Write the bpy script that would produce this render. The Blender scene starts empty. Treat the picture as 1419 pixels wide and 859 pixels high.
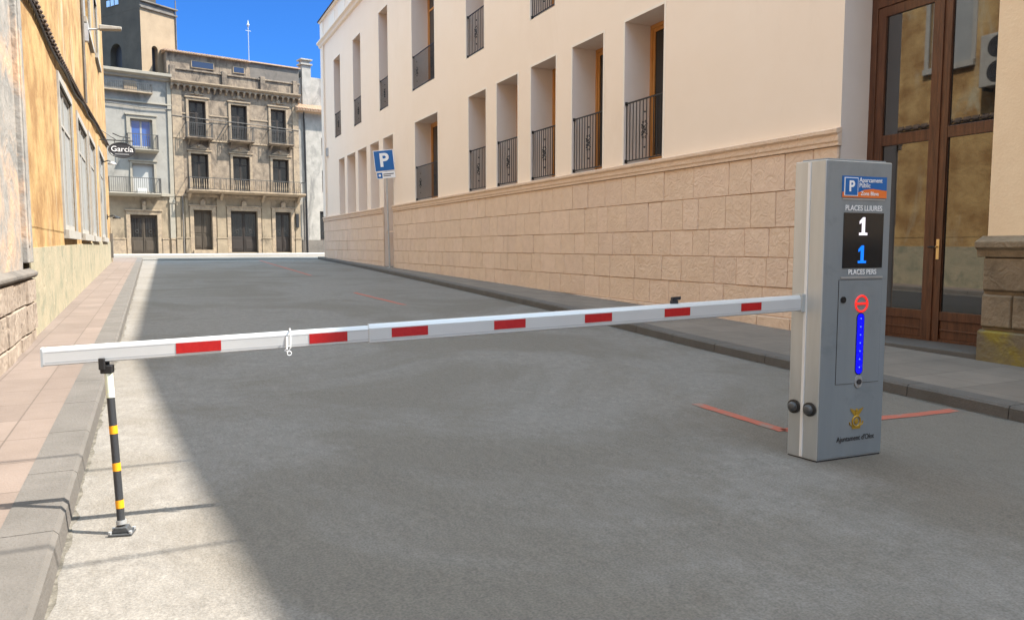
import bpy, bmesh, math, random
from mathutils import Vector, Matrix
random.seed(7)
R = math.radians
C = bpy.context.scene
COL = C.collection
# ------------------------------------------------------------------ camera
cam = bpy.data.objects.new('camera', bpy.data.cameras.new('camera'))
COL.objects.link(cam); C.camera = cam
cam.location = (0, 0, 1.5)
cam.data.sensor_width = 36; cam.data.lens = 26.64
cam.data.clip_start = .05; cam.data.clip_end = 2000
cam.rotation_euler = (R(90 - 4.764), 0, -R(25.129))
# ------------------------------------------------------------------ light
AZ, EL = R(25), R(54.4)
w = bpy.data.worlds.new('World'); C.world = w; w.use_nodes = True
nt = w.node_tree
sky = nt.nodes.new('ShaderNodeTexSky'); sky.sky_type = 'NISHITA'; sky.sun_disc = False
sky.sun_elevation = EL; sky.sun_rotation = R(90) + AZ
sky.air_density = 1.0; sky.dust_density = 0.05; sky.ozone_density = 6.0; sky.altitude = 900
bg = nt.nodes['Background']; bg.inputs[1].default_value = .15
# sky tinted by height: dimmed blue low down, boosted warm overhead to brighten shade
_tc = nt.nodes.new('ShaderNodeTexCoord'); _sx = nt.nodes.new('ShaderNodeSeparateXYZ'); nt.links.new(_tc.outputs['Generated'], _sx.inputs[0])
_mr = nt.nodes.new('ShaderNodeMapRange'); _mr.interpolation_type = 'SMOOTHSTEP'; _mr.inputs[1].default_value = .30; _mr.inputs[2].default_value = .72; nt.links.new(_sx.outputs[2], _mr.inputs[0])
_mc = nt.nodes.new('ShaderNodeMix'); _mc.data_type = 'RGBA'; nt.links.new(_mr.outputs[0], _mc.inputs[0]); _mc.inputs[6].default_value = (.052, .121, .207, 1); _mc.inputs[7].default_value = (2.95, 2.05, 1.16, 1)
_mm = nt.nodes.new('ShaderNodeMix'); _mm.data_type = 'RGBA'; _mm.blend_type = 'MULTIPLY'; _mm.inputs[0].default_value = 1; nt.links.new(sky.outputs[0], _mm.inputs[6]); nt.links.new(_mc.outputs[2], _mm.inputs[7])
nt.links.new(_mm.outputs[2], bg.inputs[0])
sd = bpy.data.lights.new('sun', 'SUN'); sd.energy = 2.0; sd.angle = R(.6); sd.color = (1, .93, .82)
sun = bpy.data.objects.new('sun', sd); COL.objects.link(sun)
sdir = Vector((-math.cos(AZ) * math.cos(EL), math.sin(AZ) * math.cos(EL), -math.sin(EL)))
sun.rotation_euler = sdir.to_track_quat('-Z', 'Y').to_euler(); sun.location = (20, -10, 30)
C.view_settings.view_transform = 'Standard'; C.view_settings.look = 'None'
C.view_settings.exposure = 2.77; C.view_settings.gamma = 1
C.render.engine = 'CYCLES'
C.cycles.max_bounces = 8; C.cycles.diffuse_bounces = 4
# ------------------------------------------------------------------ materials
M = {}
def mat(name, col, rough=.8, col2=None, scale=3., detail=8, bump=0., bscale=40., metal=0., streak=0., col3=None,
        s3=.6, th3=.55, ior=1.5, emit=None, es=1., stretch=(1, 1, 1), bdist=.01, swirl=0., swscale=9., lo=.35, hi=.65, coat=0.):
    m = bpy.data.materials.new(name); m.use_nodes = True; M[name] = m
    n = m.node_tree; b = n.nodes['Principled BSDF']; L = n.links.new
    b.inputs['Roughness'].default_value = rough; b.inputs['Metallic'].default_value = metal
    b.inputs['IOR'].default_value = ior
    b.inputs['Coat Weight'].default_value = coat
    b.inputs['Base Color'].default_value = (*col, 1)
    tc = n.nodes.new('ShaderNodeTexCoord'); mp = n.nodes.new('ShaderNodeMapping')
    L(tc.outputs['Object'], mp.inputs[0]); mp.inputs['Scale'].default_value = stretch
    out = None
    if col2:
        t = n.nodes.new('ShaderNodeTexNoise'); t.inputs['Scale'].default_value = scale; t.inputs['Detail'].default_value = detail
        t.inputs['Roughness'].default_value = .65
        L(mp.outputs[0], t.inputs[0])
        r = n.nodes.new('ShaderNodeValToRGB'); L(t.outputs[0], r.inputs[0])
        r.color_ramp.elements[0].position = lo; r.color_ramp.elements[1].position = hi
        r.color_ramp.elements[0].color = (*col, 1); r.color_ramp.elements[1].color = (*col2, 1)
        out = r.outputs[0]
        if col3:
            t3 = n.nodes.new('ShaderNodeTexNoise'); t3.inputs['Scale'].default_value = s3; t3.inputs['Detail'].default_value = 7
            t3.inputs['Roughness'].default_value = .7; t3.inputs['Distortion'].default_value = .6
            mp3 = n.nodes.new('ShaderNodeMapping'); L(tc.outputs['Object'], mp3.inputs[0])
            mp3.inputs['Scale'].default_value = (1, 1, .35) if streak else (1, 1, 1); mp3.inputs['Location'].default_value = (3, 7, 2)
            L(mp3.outputs[0], t3.inputs[0])
            r3 = n.nodes.new('ShaderNodeValToRGB'); L(t3.outputs[0], r3.inputs[0])
            r3.color_ramp.elements[0].position = th3; r3.color_ramp.elements[1].position = th3 + .12
            mx = n.nodes.new('ShaderNodeMix'); mx.data_type = 'RGBA'
            L(r3.outputs[0], mx.inputs[0]); L(out, mx.inputs[6]); mx.inputs[7].default_value = (*col3, 1)
            out = mx.outputs[2]
        L(out, b.inputs['Base Color'])
    prev = None
    if bump:
        t2 = n.nodes.new('ShaderNodeTexNoise'); t2.inputs['Scale'].default_value = bscale; t2.inputs['Detail'].default_value = 6
        L(mp.outputs[0], t2.inputs[0])
        bp = n.nodes.new('ShaderNodeBump'); bp.inputs['Strength'].default_value = bump; bp.inputs['Distance'].default_value = bdist
        L(t2.outputs[0], bp.inputs['Height']); prev = bp.outputs[0]
    if swirl:      # carved, lumpy stone relief
        t4 = n.nodes.new('ShaderNodeTexNoise'); t4.inputs['Scale'].default_value = swscale; t4.inputs['Detail'].default_value = 1.5
        t4.inputs['Distortion'].default_value = 2.2; L(mp.outputs[0], t4.inputs[0])
        b4 = n.nodes.new('ShaderNodeBump'); b4.inputs['Strength'].default_value = swirl; b4.inputs['Distance'].default_value = .03
        L(t4.outputs[0], b4.inputs['Height'])
        if prev: L(prev, b4.inputs['Normal'])
        prev = b4.outputs[0]
    if prev: L(prev, b.inputs['Normal'])
    if emit:
        b.inputs['Emission Color'].default_value = (*emit, 1); b.inputs['Emission Strength'].default_value = es
    return m
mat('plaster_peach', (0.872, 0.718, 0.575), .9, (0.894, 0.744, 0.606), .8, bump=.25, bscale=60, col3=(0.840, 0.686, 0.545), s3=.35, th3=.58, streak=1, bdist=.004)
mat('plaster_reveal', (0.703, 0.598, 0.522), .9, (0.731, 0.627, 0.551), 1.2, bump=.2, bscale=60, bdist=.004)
mat('plaster_frame', (0.861, 0.756, 0.640), .85)
mat('stone_sand', (0.690, 0.508, 0.371), .92, (0.757, 0.567, 0.417), 5, bump=.6, bscale=70, col3=(0.645, 0.471, 0.335), s3=1.1, th3=.56, swirl=.6, swscale=7, bdist=.006)
mat('stone_sand_pale', (0.712, 0.525, 0.391), .92, (0.782, 0.586, 0.439), 5, bump=.6, bscale=70, col3=(0.666, 0.486, 0.352), s3=1.1, th3=.56, swirl=.6, swscale=7, bdist=.006)
mat('stone_sand_dark', (0.674, 0.496, 0.369), .92, (0.739, 0.553, 0.416), 5, bump=.6, bscale=70, col3=(0.630, 0.460, 0.334), s3=1.1, th3=.56, swirl=.6, swscale=7, bdist=.006)
mat('stone_joint', (0.616, 0.473, 0.352), .95)
mat('stone_brown', (0.168, 0.122, 0.077), .92, (0.260, 0.199, 0.131), 4, bump=.7, bscale=40, swirl=.7, swscale=5, col3=(0.131, 0.100, 0.065), s3=2, th3=.55)
mat('stone_moss', (.15, .115, .075), .95, (.20, .155, .06), 3, bump=.7, bscale=40, swirl=.6, swscale=5, col3=(.24, .18, .03), s3=1.6, th3=.54)
mat('plaster_ochre', (0.803, 0.597, 0.391), .9, (0.865, 0.670, 0.453), 1.5, bump=.4, bscale=30, col3=(0.680, 0.453, 0.268), s3=.7, th3=.55, streak=1)
mat('plaster_orange', (0.238, 0.127, 0.040), .9, (0.393, 0.254, 0.102), 1.2, bump=.7, bscale=14, col3=(0.383, 0.329, 0.222), s3=.8, th3=.555, streak=1, swirl=.45, swscale=1.8, lo=.4, hi=.6)
mat('plaster_cream', (0.252, 0.232, 0.159), .9, (0.332, 0.279, 0.192), 1.6, bump=.5, bscale=25, col3=(0.199, 0.192, 0.133), s3=1.8, th3=.5, swirl=.4, swscale=3)
mat('plaster_peel', (0.170, 0.166, 0.157), .9, (0.289, 0.264, 0.238), 2.5, bump=.8, bscale=20, col3=(0.442, 0.297, 0.196), s3=.6, th3=.47, swirl=.5, swscale=3)
mat('stone_rough', (0.188, 0.145, 0.112), .95, (0.303, 0.246, 0.196), 3, bump=.8, bscale=18, swirl=1., swscale=4)
mat('white_trim', (0.330, 0.313, 0.286), .8, (0.275, 0.258, 0.231), 6, bump=.2)
mat('blind_grey', (0.240, 0.248, 0.248), .45, (0.288, 0.292, 0.288), 1.5)
mat('wood_honey', (.46, .18, .04), .42, (.60, .28, .075), 6, stretch=(6, 6, .6), bump=.15, bscale=30, coat=.2)
mat('wood_door', (.060, .020, .008), .42, (.13, .048, .02), 5, stretch=(5, 5, .5), bump=.3, bscale=25, coat=.1)
mat('wood_dark', (0.013, 0.009, 0.006), .6, (0.025, 0.015, 0.010), 5, stretch=(6, 6, .5), bump=.3, bscale=25)
mat('wood_old', (0.041, 0.029, 0.019), .65, (0.059, 0.044, 0.028), 5, stretch=(6, 6, .5), bump=.3, bscale=25)
mat('iron', (0.011, 0.011, 0.012), .5, bump=.1)
mat('iron_far', (.05, .048, .045), .6)
mat('glass_dark', (.012, .013, .014), .04, ior=1.7)
mat('glass_door', (.010, .010, .011), .02, ior=2.35)
mat('glass_blue', (.03, .09, .28), .06, ior=2.2)
mat('sky_pane', (.45, .62, .85), .1, ior=1.6)
mat('curtain', (.55, .55, .52), .8, (.42, .42, .40), 9, stretch=(8, 8, .5))
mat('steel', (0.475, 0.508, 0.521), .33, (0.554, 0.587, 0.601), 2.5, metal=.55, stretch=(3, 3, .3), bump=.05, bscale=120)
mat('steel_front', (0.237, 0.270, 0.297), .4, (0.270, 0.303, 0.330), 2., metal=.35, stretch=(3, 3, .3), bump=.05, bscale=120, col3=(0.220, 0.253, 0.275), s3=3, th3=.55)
mat('strip_light', (.78, .80, .82), .35)
mat('black_gloss', (.02, .02, .021), .12)
mat('black_rubber', (0.015, 0.015, 0.016), .5)
mat('grey_plastic', (0.066, 0.069, 0.072), .35)
mat('arm_white', (0.529, 0.545, 0.560), .33, (0.560, 0.572, 0.584), 3, metal=.15, coat=.3)
mat('arm_groove', (.35, .37, .39), .5)
mat('reflex_red', (0.390, 0.006, 0.009), .3, (0.450, 0.011, 0.011), 60)
mat('letter_white', (.85, .85, .86), .5)
mat('digit_white', (.8, .8, .85), .5, emit=(.95, .85, 1), es=.16)
mat('digit_blue', (.0, .05, .5), .5, emit=(.0, .22, 1), es=.16)
mat('led_blue', (.004, .004, .55), .3, emit=(.0, .0, .8), es=.12)
mat('led_dot', (.1, .2, .9), .3, emit=(.12, .25, 1), es=.2)
mat('led_red', (.75, .02, .02), .4, emit=(1, .03, .02), es=.12)
mat('sign_blue', (.0, .115, .38), .35)
mat('sign_orange', (.75, .17, .03), .4)
mat('gold', (.42, .26, .03), .45, metal=.3)
mat('letter_dark', (.03, .03, .035), .5)
mat('galvanised', (.42, .43, .44), .45, (.5, .51, .52), 8, metal=.6)
mat('brass', (.75, .55, .28), .3, metal=.9)
mat('post_grey', (0.035, 0.037, 0.041), .4)
mat('band_orange', (.82, .34, .01), .4)
mat('sticker', (.68, .72, .75), .3, (.78, .8, .5), 20)
mat('cast_dark', (0.049, 0.052, 0.056), .5, bump=.3)
mat('far_brown', (0.161, 0.124, 0.090), .92, (0.248, 0.193, 0.138), 2.2, bump=.8, bscale=9, col3=(0.087, 0.069, 0.053), s3=1.4, th3=.5, streak=1, lo=.4, hi=.6, swirl=.6, swscale=2)
mat('far_trim', (0.306, 0.234, 0.157), .9, (0.204, 0.157, 0.111), 3.5, bump=.6, bscale=15, lo=.4, hi=.62)
mat('far_brown_base', (0.205, 0.160, 0.107), .92, (0.271, 0.213, 0.143), 2, bump=.6, bscale=10, col3=(0.123, 0.097, 0.066), s3=1.2, th3=.53, streak=1)
mat('far_dark', (0.104, 0.092, 0.080), .92, (0.152, 0.132, 0.112), 1.2, bump=.4, bscale=10, col3=(0.072, 0.064, 0.056), s3=.7, th3=.52)
mat('far_grey', (0.223, 0.209, 0.184), .92, (0.281, 0.266, 0.234), 1.2, bump=.5, bscale=12, col3=(0.144, 0.137, 0.121), s3=.7, th3=.53, streak=1)
mat('far_grey_trim', (0.292, 0.260, 0.207), .9, (0.243, 0.220, 0.176), 3)
mat('far_white', (.24, .225, .20), .92, (.34, .315, .28), 1.6, bump=.5, bscale=12, col3=(.17, .16, .145), s3=.9, th3=.52, streak=1)
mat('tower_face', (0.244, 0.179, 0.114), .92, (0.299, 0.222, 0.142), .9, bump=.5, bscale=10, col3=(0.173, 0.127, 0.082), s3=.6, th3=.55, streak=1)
mat('tower_dark', (0.043, 0.036, 0.028), .93, (0.072, 0.062, 0.048), .7, bump=.4, bscale=10, col3=(0.054, 0.048, 0.039), s3=.5, th3=.55, streak=1)
mat('tile_roof', (.36, .22, .14), .9, (.45, .33, .23), 6)
mat('tile_dark', (0.035, 0.025, 0.020), .9, (0.091, 0.059, 0.042), 9, bump=.5)
mat('shutter_white', (0.330, 0.330, 0.318), .7)
mat('cardboard', (.7, .68, .63), .8)
mat('marking_red', (.42, .10, .06), .85, (.34, .11, .075), 9, col3=(.24, .17, .14), s3=5, th3=.52, bump=.3, bscale=120)
mat('sign_oval', (.035, .035, .038), .35)
mat('moss_green', (.10, .16, .03), .9, (.2, .26, .06), 20)
def ground_mats():
    # road concrete: brushed, mottled, worn
    m = mat('road_concrete', (0.156, 0.143, 0.127), .9, (0.190, 0.176, 0.158), 9, col3=(0.140, 0.125, 0.105), s3=.3, th3=.46, bump=.7, bscale=130, bdist=.005)
    n = m.node_tree; L = n.links.new; b = n.nodes['Principled BSDF']
    src = b.inputs['Base Color'].links[0].from_socket
    tc = n.nodes.new('ShaderNodeTexCoord')
    mp = n.nodes.new('ShaderNodeMapping'); mp.inputs['Scale'].default_value = (22, 6, 6); mp.inputs['Rotation'].default_value = (0, 0, R(62)); L(tc.outputs['Object'], mp.inputs[0])
    t = n.nodes.new('ShaderNodeTexNoise'); t.inputs['Scale'].default_value = 1.6; t.inputs['Detail'].default_value = 6; L(mp.outputs[0], t.inputs[0])
    r = n.nodes.new('ShaderNodeMapRange'); r.inputs[1].default_value = .3; r.inputs[2].default_value = .7; r.inputs[3].default_value = .92; r.inputs[4].default_value = 1.08; L(t.outputs[0], r.inputs[0])
    t2 = n.nodes.new('ShaderNodeTexNoise'); t2.inputs['Scale'].default_value = 85; t2.inputs['Detail'].default_value = 3; L(tc.outputs['Object'], t2.inputs[0])
    r2 = n.nodes.new('ShaderNodeMapRange'); r2.inputs[1].default_value = .3; r2.inputs[2].default_value = .7; r2.inputs[3].default_value = .76; r2.inputs[4].default_value = 1.24; L(t2.outputs[0], r2.inputs[0])
    mu = n.nodes.new('ShaderNodeMath'); mu.operation = 'MULTIPLY'; L(r.outputs[0], mu.inputs[0]); L(r2.outputs[0], mu.inputs[1])
    # fine cracks
    v = n.nodes.new('ShaderNodeTexVoronoi'); v.feature = 'DISTANCE_TO_EDGE'; v.inputs['Scale'].default_value = .33
    nz = n.nodes.new('ShaderNodeTexNoise'); nz.inputs['Scale'].default_value = 1.5; nz.inputs['Detail'].default_value = 5; L(tc.outputs['Object'], nz.inputs[0])
    va = n.nodes.new('ShaderNodeMix'); va.data_type = 'RGBA'; va.inputs[0].default_value = .35; L(tc.outputs['Object'], va.inputs[6]); L(nz.outputs[1], va.inputs[7]); L(va.outputs[2], v.inputs['Vector'])
    rc = n.nodes.new('ShaderNodeMapRange'); rc.inputs[1].default_value = 0; rc.inputs[2].default_value = .0025; rc.inputs[3].default_value = .92; rc.inputs[4].default_value = 1; L(v.outputs[0], rc.inputs[0])
    mu2 = n.nodes.new('ShaderNodeMath'); mu2.operation = 'MULTIPLY'; L(mu.outputs[0], mu2.inputs[0]); L(rc.outputs[0], mu2.inputs[1])
    vm = n.nodes.new('ShaderNodeVectorMath'); vm.operation = 'SCALE'; L(src, vm.inputs[0]); L(mu2.outputs[0], vm.inputs['Scale'])
    L(vm.outputs[0], b.inputs['Base Color'])
    for nm, c1, c2, mo, bw, rh in (('paving_pink', (.138, .107, .089), (.166, .130, .11), (.25, .2, .17), .62, .42), ('paving_grey', (.155, .135, .115), (.19, .165, .14), (.13, .11, .095), .9, .6)):
        m = mat(nm, c1, .88, c2, 2, bump=.6, bscale=70, bdist=.005)
        n = m.node_tree; L = n.links.new; b = n.nodes['Principled BSDF']
        src = b.inputs['Base Color'].links[0].from_socket
        tc = n.nodes.new('ShaderNodeTexCoord'); mp = n.nodes.new('ShaderNodeMapping'); L(tc.outputs['Object'], mp.inputs[0])
        mp.inputs['Location'].default_value = (.15, .1, 0)
        br = n.nodes.new('ShaderNodeTexBrick'); br.offset = 0 if nm == 'paving_pink' else .5; br.inputs['Scale'].default_value = 1
        br.inputs['Brick Width'].default_value = .40 if nm == 'paving_pink' else .6; br.inputs['Row Height'].default_value = .60 if nm == 'paving_pink' else .6
        br.inputs['Mortar Size'].default_value = .006; br.inputs['Color1'].default_value = (.88, .86, .84, 1); br.inputs['Color2'].default_value = (1.1, 1.08, 1.06, 1)
        br.inputs['Mortar'].default_value = (.62, .6, .58, 1); br.inputs['Bias'].default_value = 0; L(mp.outputs[0], br.inputs[0])
        mx = n.nodes.new('ShaderNodeMix'); mx.data_type = 'RGBA'; mx.blend_type = 'MULTIPLY'; mx.inputs[0].default_value = 1
        L(src, mx.inputs[6]); L(br.outputs[0], mx.inputs[7]); L(mx.outputs[2], b.inputs['Base Color'])
ground_mats()
mat('kerb_stone', (0.087, 0.079, 0.070), .88, (0.116, 0.105, 0.095), 2.5, bump=.6, bscale=60, col3=(0.100, 0.089, 0.081), s3=2, th3=.55)
mat('paving_pale', (0.292, 0.275, 0.251), .88, (0.356, 0.332, 0.300), .8, bump=.3)
mat('earth', (.2, .18, .15), .95, (.25, .22, .18), .5)
mat('glass_attic', (.03, .045, .08), .25, ior=1.45)
# ------------------------------------------------------------------ helpers
def link(o, parent=None):
    COL.objects.link(o)
    if parent: o.parent = parent
    return o
def tag(o, label, cat, group=None, kind=None):
    if label: o['label'] = label
    if cat: o['category'] = cat
    if group: o['group'] = group
    if kind: o['kind'] = kind
    return o
def thing(name, label, cat, loc=(0, 0, 0), rz=0, group=None):
    o = bpy.data.objects.new(name, None); COL.objects.link(o); o.location = loc; o.rotation_euler = (0, 0, rz)
    o.empty_display_size = .2
    return tag(o, label, cat, group)
class MB:
    def __init__(s): s.v = []; s.f = []; s.mi = []; s.cur = 0
    def add(s, vs, fs):
        k = len(s.v); s.v += [tuple(p) for p in vs]
        for f in fs: s.f.append([k + i for i in f]); s.mi.append(s.cur)
        return s
    def quad(s, *p): return s.add(p, [list(range(len(p)))])
    def box(s, x0, x1, y0, y1, z0, z1):
        return s.add([(x0, y0, z0), (x1, y0, z0), (x1, y1, z0), (x0, y1, z0), (x0, y0, z1), (x1, y0, z1), (x1, y1, z1), (x0, y1, z1)],
                     [(0, 3, 2, 1), (4, 5, 6, 7), (0, 1, 5, 4), (1, 2, 6, 5), (2, 3, 7, 6), (3, 0, 4, 7)])
    def block(s, x0, x1, z0, z1, d, c=.015, jit=0, y=0):   # rusticated block: proud face with chamfered arris
        a = [(x0, y, z0), (x1, y, z0), (x1, y, z1), (x0, y, z1)]
        j = lambda: random.uniform(-jit, jit)
        b = [(x0 + c, y - d + j(), z0 + c), (x1 - c, y - d + j(), z0 + c), (x1 - c, y - d + j(), z1 - c), (x0 + c, y - d + j(), z1 - c)]
        return s.add(a + b, [(4, 5, 6, 7), (0, 1, 5, 4), (1, 2, 6, 5), (2, 3, 7, 6), (3, 0, 4, 7)])
    def prism(s, poly, axis, a, b):      # poly 2D extruded along axis
        def P(p, t):
            return {'x': (t, p[0], p[1]), 'y': (p[0], t, p[1]), 'z': (p[0], p[1], t)}[axis]
        n = len(poly); vs = [P(p, a) for p in poly] + [P(p, b) for p in poly]
        fs = [list(range(n))[::-1], list(range(n, 2 * n))] + [[i, (i + 1) % n, (i + 1) % n + n, i + n] for i in range(n)]
        return s.add(vs, fs)
    def tube(s, pts, r, n=8, cap=True):
        pts = [Vector(p) for p in pts]; rs = r if isinstance(r, (list, tuple)) else [r] * len(pts)
        k0 = len(s.v); up = None; vs = []
        for i, p in enumerate(pts):
            d = (pts[min(i + 1, len(pts) - 1)] - pts[max(i - 1, 0)]).normalized()
            if up is None: up = d.orthogonal().normalized()
            u = (up - d * up.dot(d)); u = u.normalized() if u.length > 1e-6 else d.orthogonal().normalized(); up = u; v = d.cross(u)
            for k in range(n):
                t = 2 * math.pi * k / n; vs.append(p + (u * math.cos(t) + v * math.sin(t)) * rs[i])
        fs = []
        for i in range(len(pts) - 1):
            for k in range(n):
                fs.append((i * n + k, i * n + (k + 1) % n, (i + 1) * n + (k + 1) % n, (i + 1) * n + k))
        if cap: fs.append(list(range(n))[::-1]); fs.append([(len(pts) - 1) * n + k for k in range(n)])
        return s.add(vs, fs)
    def ring(s, c, r, t, axis='y', n=24, a0=0, a1=2 * math.pi):
        pts = []
        for k in range(n + 1):
            a = a0 + (a1 - a0) * k / n; p = (math.cos(a) * r, math.sin(a) * r)
            pts.append({'y': (c[0] + p[0], c[1], c[2] + p[1]), 'x': (c[0], c[1] + p[0], c[2] + p[1]), 'z': (c[0] + p[0], c[1] + p[1], c[2])}[axis])
        return s.tube(pts, t, 6)
    def sphere(s, c, r, n=8, sq=(1, 1, 1)):
        vs = []; fs = []
        for i in range(n + 1):
            th = math.pi * i / n
            for k in range(2 * n):
                ph = math.pi * k / n; vs.append((c[0] + r * sq[0] * math.sin(th) * math.cos(ph), c[1] + r * sq[1] * math.sin(th) * math.sin(ph), c[2] + r * sq[2] * math.cos(th)))
        for i in range(n):
            for k in range(2 * n):
                fs.append((i * 2 * n + k, (i + 1) * 2 * n + k, (i + 1) * 2 * n + (k + 1) % (2 * n), i * 2 * n + (k + 1) % (2 * n)))
        return s.add(vs, fs)
    def build(s, name, ms, parent=None, bevel=0, smooth=False, loc=None, rot=None):
        me = bpy.data.meshes.new(name); me.from_pydata(s.v, [], s.f)
        if not isinstance(ms, (list, tuple)): ms = [ms]
        for m in ms: me.materials.append(M[m])
        if len(ms) > 1:
            for p, i in zip(me.polygons, s.mi): p.material_index = i
        bm = bmesh.new(); bm.from_mesh(me); bmesh.ops.remove_doubles(bm, verts=bm.verts, dist=1e-5)
        bmesh.ops.recalc_face_normals(bm, faces=bm.faces); bm.to_mesh(me); bm.free()
        if smooth:
            for p in me.polygons: p.use_smooth = True
            me.set_sharp_from_angle(angle=R(40))
        o = bpy.data.objects.new(name, me); link(o, parent)
        if loc: o.location = loc
        if rot: o.rotation_euler = rot
        if bevel:
            b = o.modifiers.new('bevel', 'BEVEL'); b.width = bevel; b.segments = 2; b.limit_method = 'ANGLE'; b.angle_limit = R(35)
        return o
def wall(mb, x0, x1, z0, z1, holes, depth=.3, y=0, reveal_mi=None):
    """front sheet with real openings and reveals; holes (hx0,hx1,hz0,hz1[,depth])"""
    xs = sorted({x0, x1, *[min(max(h[0], x0), x1) for h in holes], *[min(max(h[1], x0), x1) for h in holes]})
    zs = sorted({z0, z1, *[min(max(h[2], z0), z1) for h in holes], *[min(max(h[3], z0), z1) for h in holes]})
    for i in range(len(xs) - 1):
        for j in range(len(zs) - 1):
            cx, cz = (xs[i] + xs[i + 1]) / 2, (zs[j] + zs[j + 1]) / 2
            if any(h[0] < cx < h[1] and h[2] < cz < h[3] for h in holes): continue
            mb.quad((xs[i], y, zs[j]), (xs[i + 1], y, zs[j]), (xs[i + 1], y, zs[j + 1]), (xs[i], y, zs[j + 1]))
    old = mb.cur
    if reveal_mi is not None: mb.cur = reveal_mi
    for h in holes:
        d = y + (h[4] if len(h) > 4 else depth); a, b, c, e = h[:4]
        mb.quad((a, y, c), (a, d, c), (a, d, e), (a, y, e)); mb.quad((b, y, c), (b, y, e), (b, d, e), (b, d, c))
        mb.quad((a, y, e), (a, d, e), (b, d, e), (b, y, e)); mb.quad((a, y, c), (b, y, c), (b, d, c), (a, d, c))
    mb.cur = old
def shell(mb, x0, x1, z0, z1, d, y=0):   # back, sides and lid of a building volume
    mb.quad((x0, y, z0), (x0, y, z1), (x0, d, z1), (x0, d, z0)); mb.quad((x1, y, z0), (x1, d, z0), (x1, d, z1), (x1, y, z1))
    mb.quad((x0, d, z0), (x0, d, z1), (x1, d, z1), (x1, d, z0)); mb.quad((x0, y, z1), (x1, y, z1), (x1, d, z1), (x0, d, z1))
def window(parent, x0, x1, z0, z1, y, mw, mg, leaves=2, bars=(), fr=.07, st=.06, name='window', handle=False, th=.06):
    f = MB(); f.box(x0, x0 + fr, y - th, y, z0, z1); f.box(x1 - fr, x1, y - th, y, z0, z1); f.box(x0 + fr, x1 - fr, y - th, y, z1 - fr, z1); f.box(x0 + fr, x1 - fr, y - th, y, z0, z0 + fr)
    lw = (x1 - x0 - 2 * fr) / leaves
    for i in range(leaves):
        a = x0 + fr + i * lw + .003; b = a + lw - .006; yy = y - th - .0
        f.box(a, a + st, yy + .012, y - .003, z0 + fr + .003, z1 - fr - .003); f.box(b - st, b, yy + .012, y - .003, z0 + fr + .003, z1 - fr - .003)
        f.box(a + st, b - st, yy + .012, y - .003, z1 - fr - st, z1 - fr - .003); f.box(a + st, b - st, yy + .012, y - .003, z0 + fr + .003, z0 + fr + st * 1.6)
        for t in bars: f.box(a + st, b - st, yy + .016, y - .005, t - st / 2, t + st / 2)
    o = f.build(name, mw, parent, bevel=.004)
    g = MB(); g.box(x0 + fr + .01, x1 - fr - .01, y - .028, y - .02, z0 + fr + .01, z1 - fr - .01); g.build('glass', mg, o)
    return o
def text(s, size, m, parent, loc, rot, ext=.001, align='CENTER', name='lettering', sx=1., off=0.):
    c = bpy.data.curves.new(name, 'FONT'); c.body = s; c.size = size; c.extrude = ext; c.align_x = align; c.align_y = 'CENTER'; c.offset = off
    t = bpy.data.objects.new(name, c); COL.objects.link(t)
    dg = bpy.context.evaluated_depsgraph_get(); me = bpy.data.meshes.new_from_object(t.evaluated_get(dg))
    bpy.data.objects.remove(t); me.materials.clear(); me.materials.append(M[m])
    for v in me.vertices: v.co.x *= sx
    o = bpy.data.objects.new(name, me); link(o, parent); o.location = loc; o.rotation_euler = rot; return o
G = .0172
def sm(t): t = min(max(t, 0), 1); return t * t * (3 - 2 * t)
def zg(x, y):      # road surface: steady climb up the street, slight gutter fall by the near right kerb
    return G * min(y, 90) - .05 * sm((x - 4.8) / 1.8) * (1 - sm((y - 8) / 6))
def kl(y): return -.44 - .0048 * y                      # left kerb face
KR = [(-40, 6.6), (4, 6.6), (6.6, 6.68), (10, 6.88), (15, 7.2), (20, 7.5), (30, 8.05), (38, 8.4), (43, 8.55), (46, 8.7)]
def kr(y):
    for (a, xa), (b, xb) in zip(KR, KR[1:]):
        if a <= y <= b: return xa + (xb - xa) * (y - a) / (b - a)
    return KR[-1][1]
def pr(y): return .07 + .06 * sm((y - 8) / 5)          # right pavement height above the street plane
# ------------------------------------------------------------------ ground, road, pavements
def sheet(name, xf0, xf1, ys, nx, zf, m, kind='structure'):
    b = MB()
    rows = []
    for y in ys:
        x0, x1 = xf0(y), xf1(y); rows.append([(x0 + (x1 - x0) * i / nx, y) for i in range(nx + 1)])
    vs = [(x, y, zf(x, y)) for r in rows for x, y in r]; n = nx + 1
    b.add(vs, [(j * n + i, j * n + i + 1, (j + 1) * n + i + 1, (j + 1) * n + i) for j in range(len(ys) - 1) for i in range(nx)])
    o = b.build(name, m); o['kind'] = kind
    for p in o.data.polygons: p.use_smooth = True
    return o
gy = [-600, -300, -100] + list(range(-60, 91, 10)) + [200, 600]
sheet('ground', lambda y: -600, lambda y: 600, gy, 8, lambda x, y: G * min(max(y, -60), 90) - .10, 'earth')
ys = [-40, -20, -10, -5] + [i * .5 for i in range(0, 61)] + [31 + i for i in range(0, 18)]
ys = sorted(set([float(v) for v in ys if v <= 48]))
sheet('road', lambda y: kl(y) if y < 46 else -30, lambda y: kr(y) + .01 if y < 46 else 30, [v for v in ys if v <= 45.9], 16, zg, 'road_concrete')
sheet('cross_road', lambda y: -40, lambda y: 40, [45.9, 47, 50, 55, 70], 12, lambda x, y: G * y, 'road_concrete')
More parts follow.
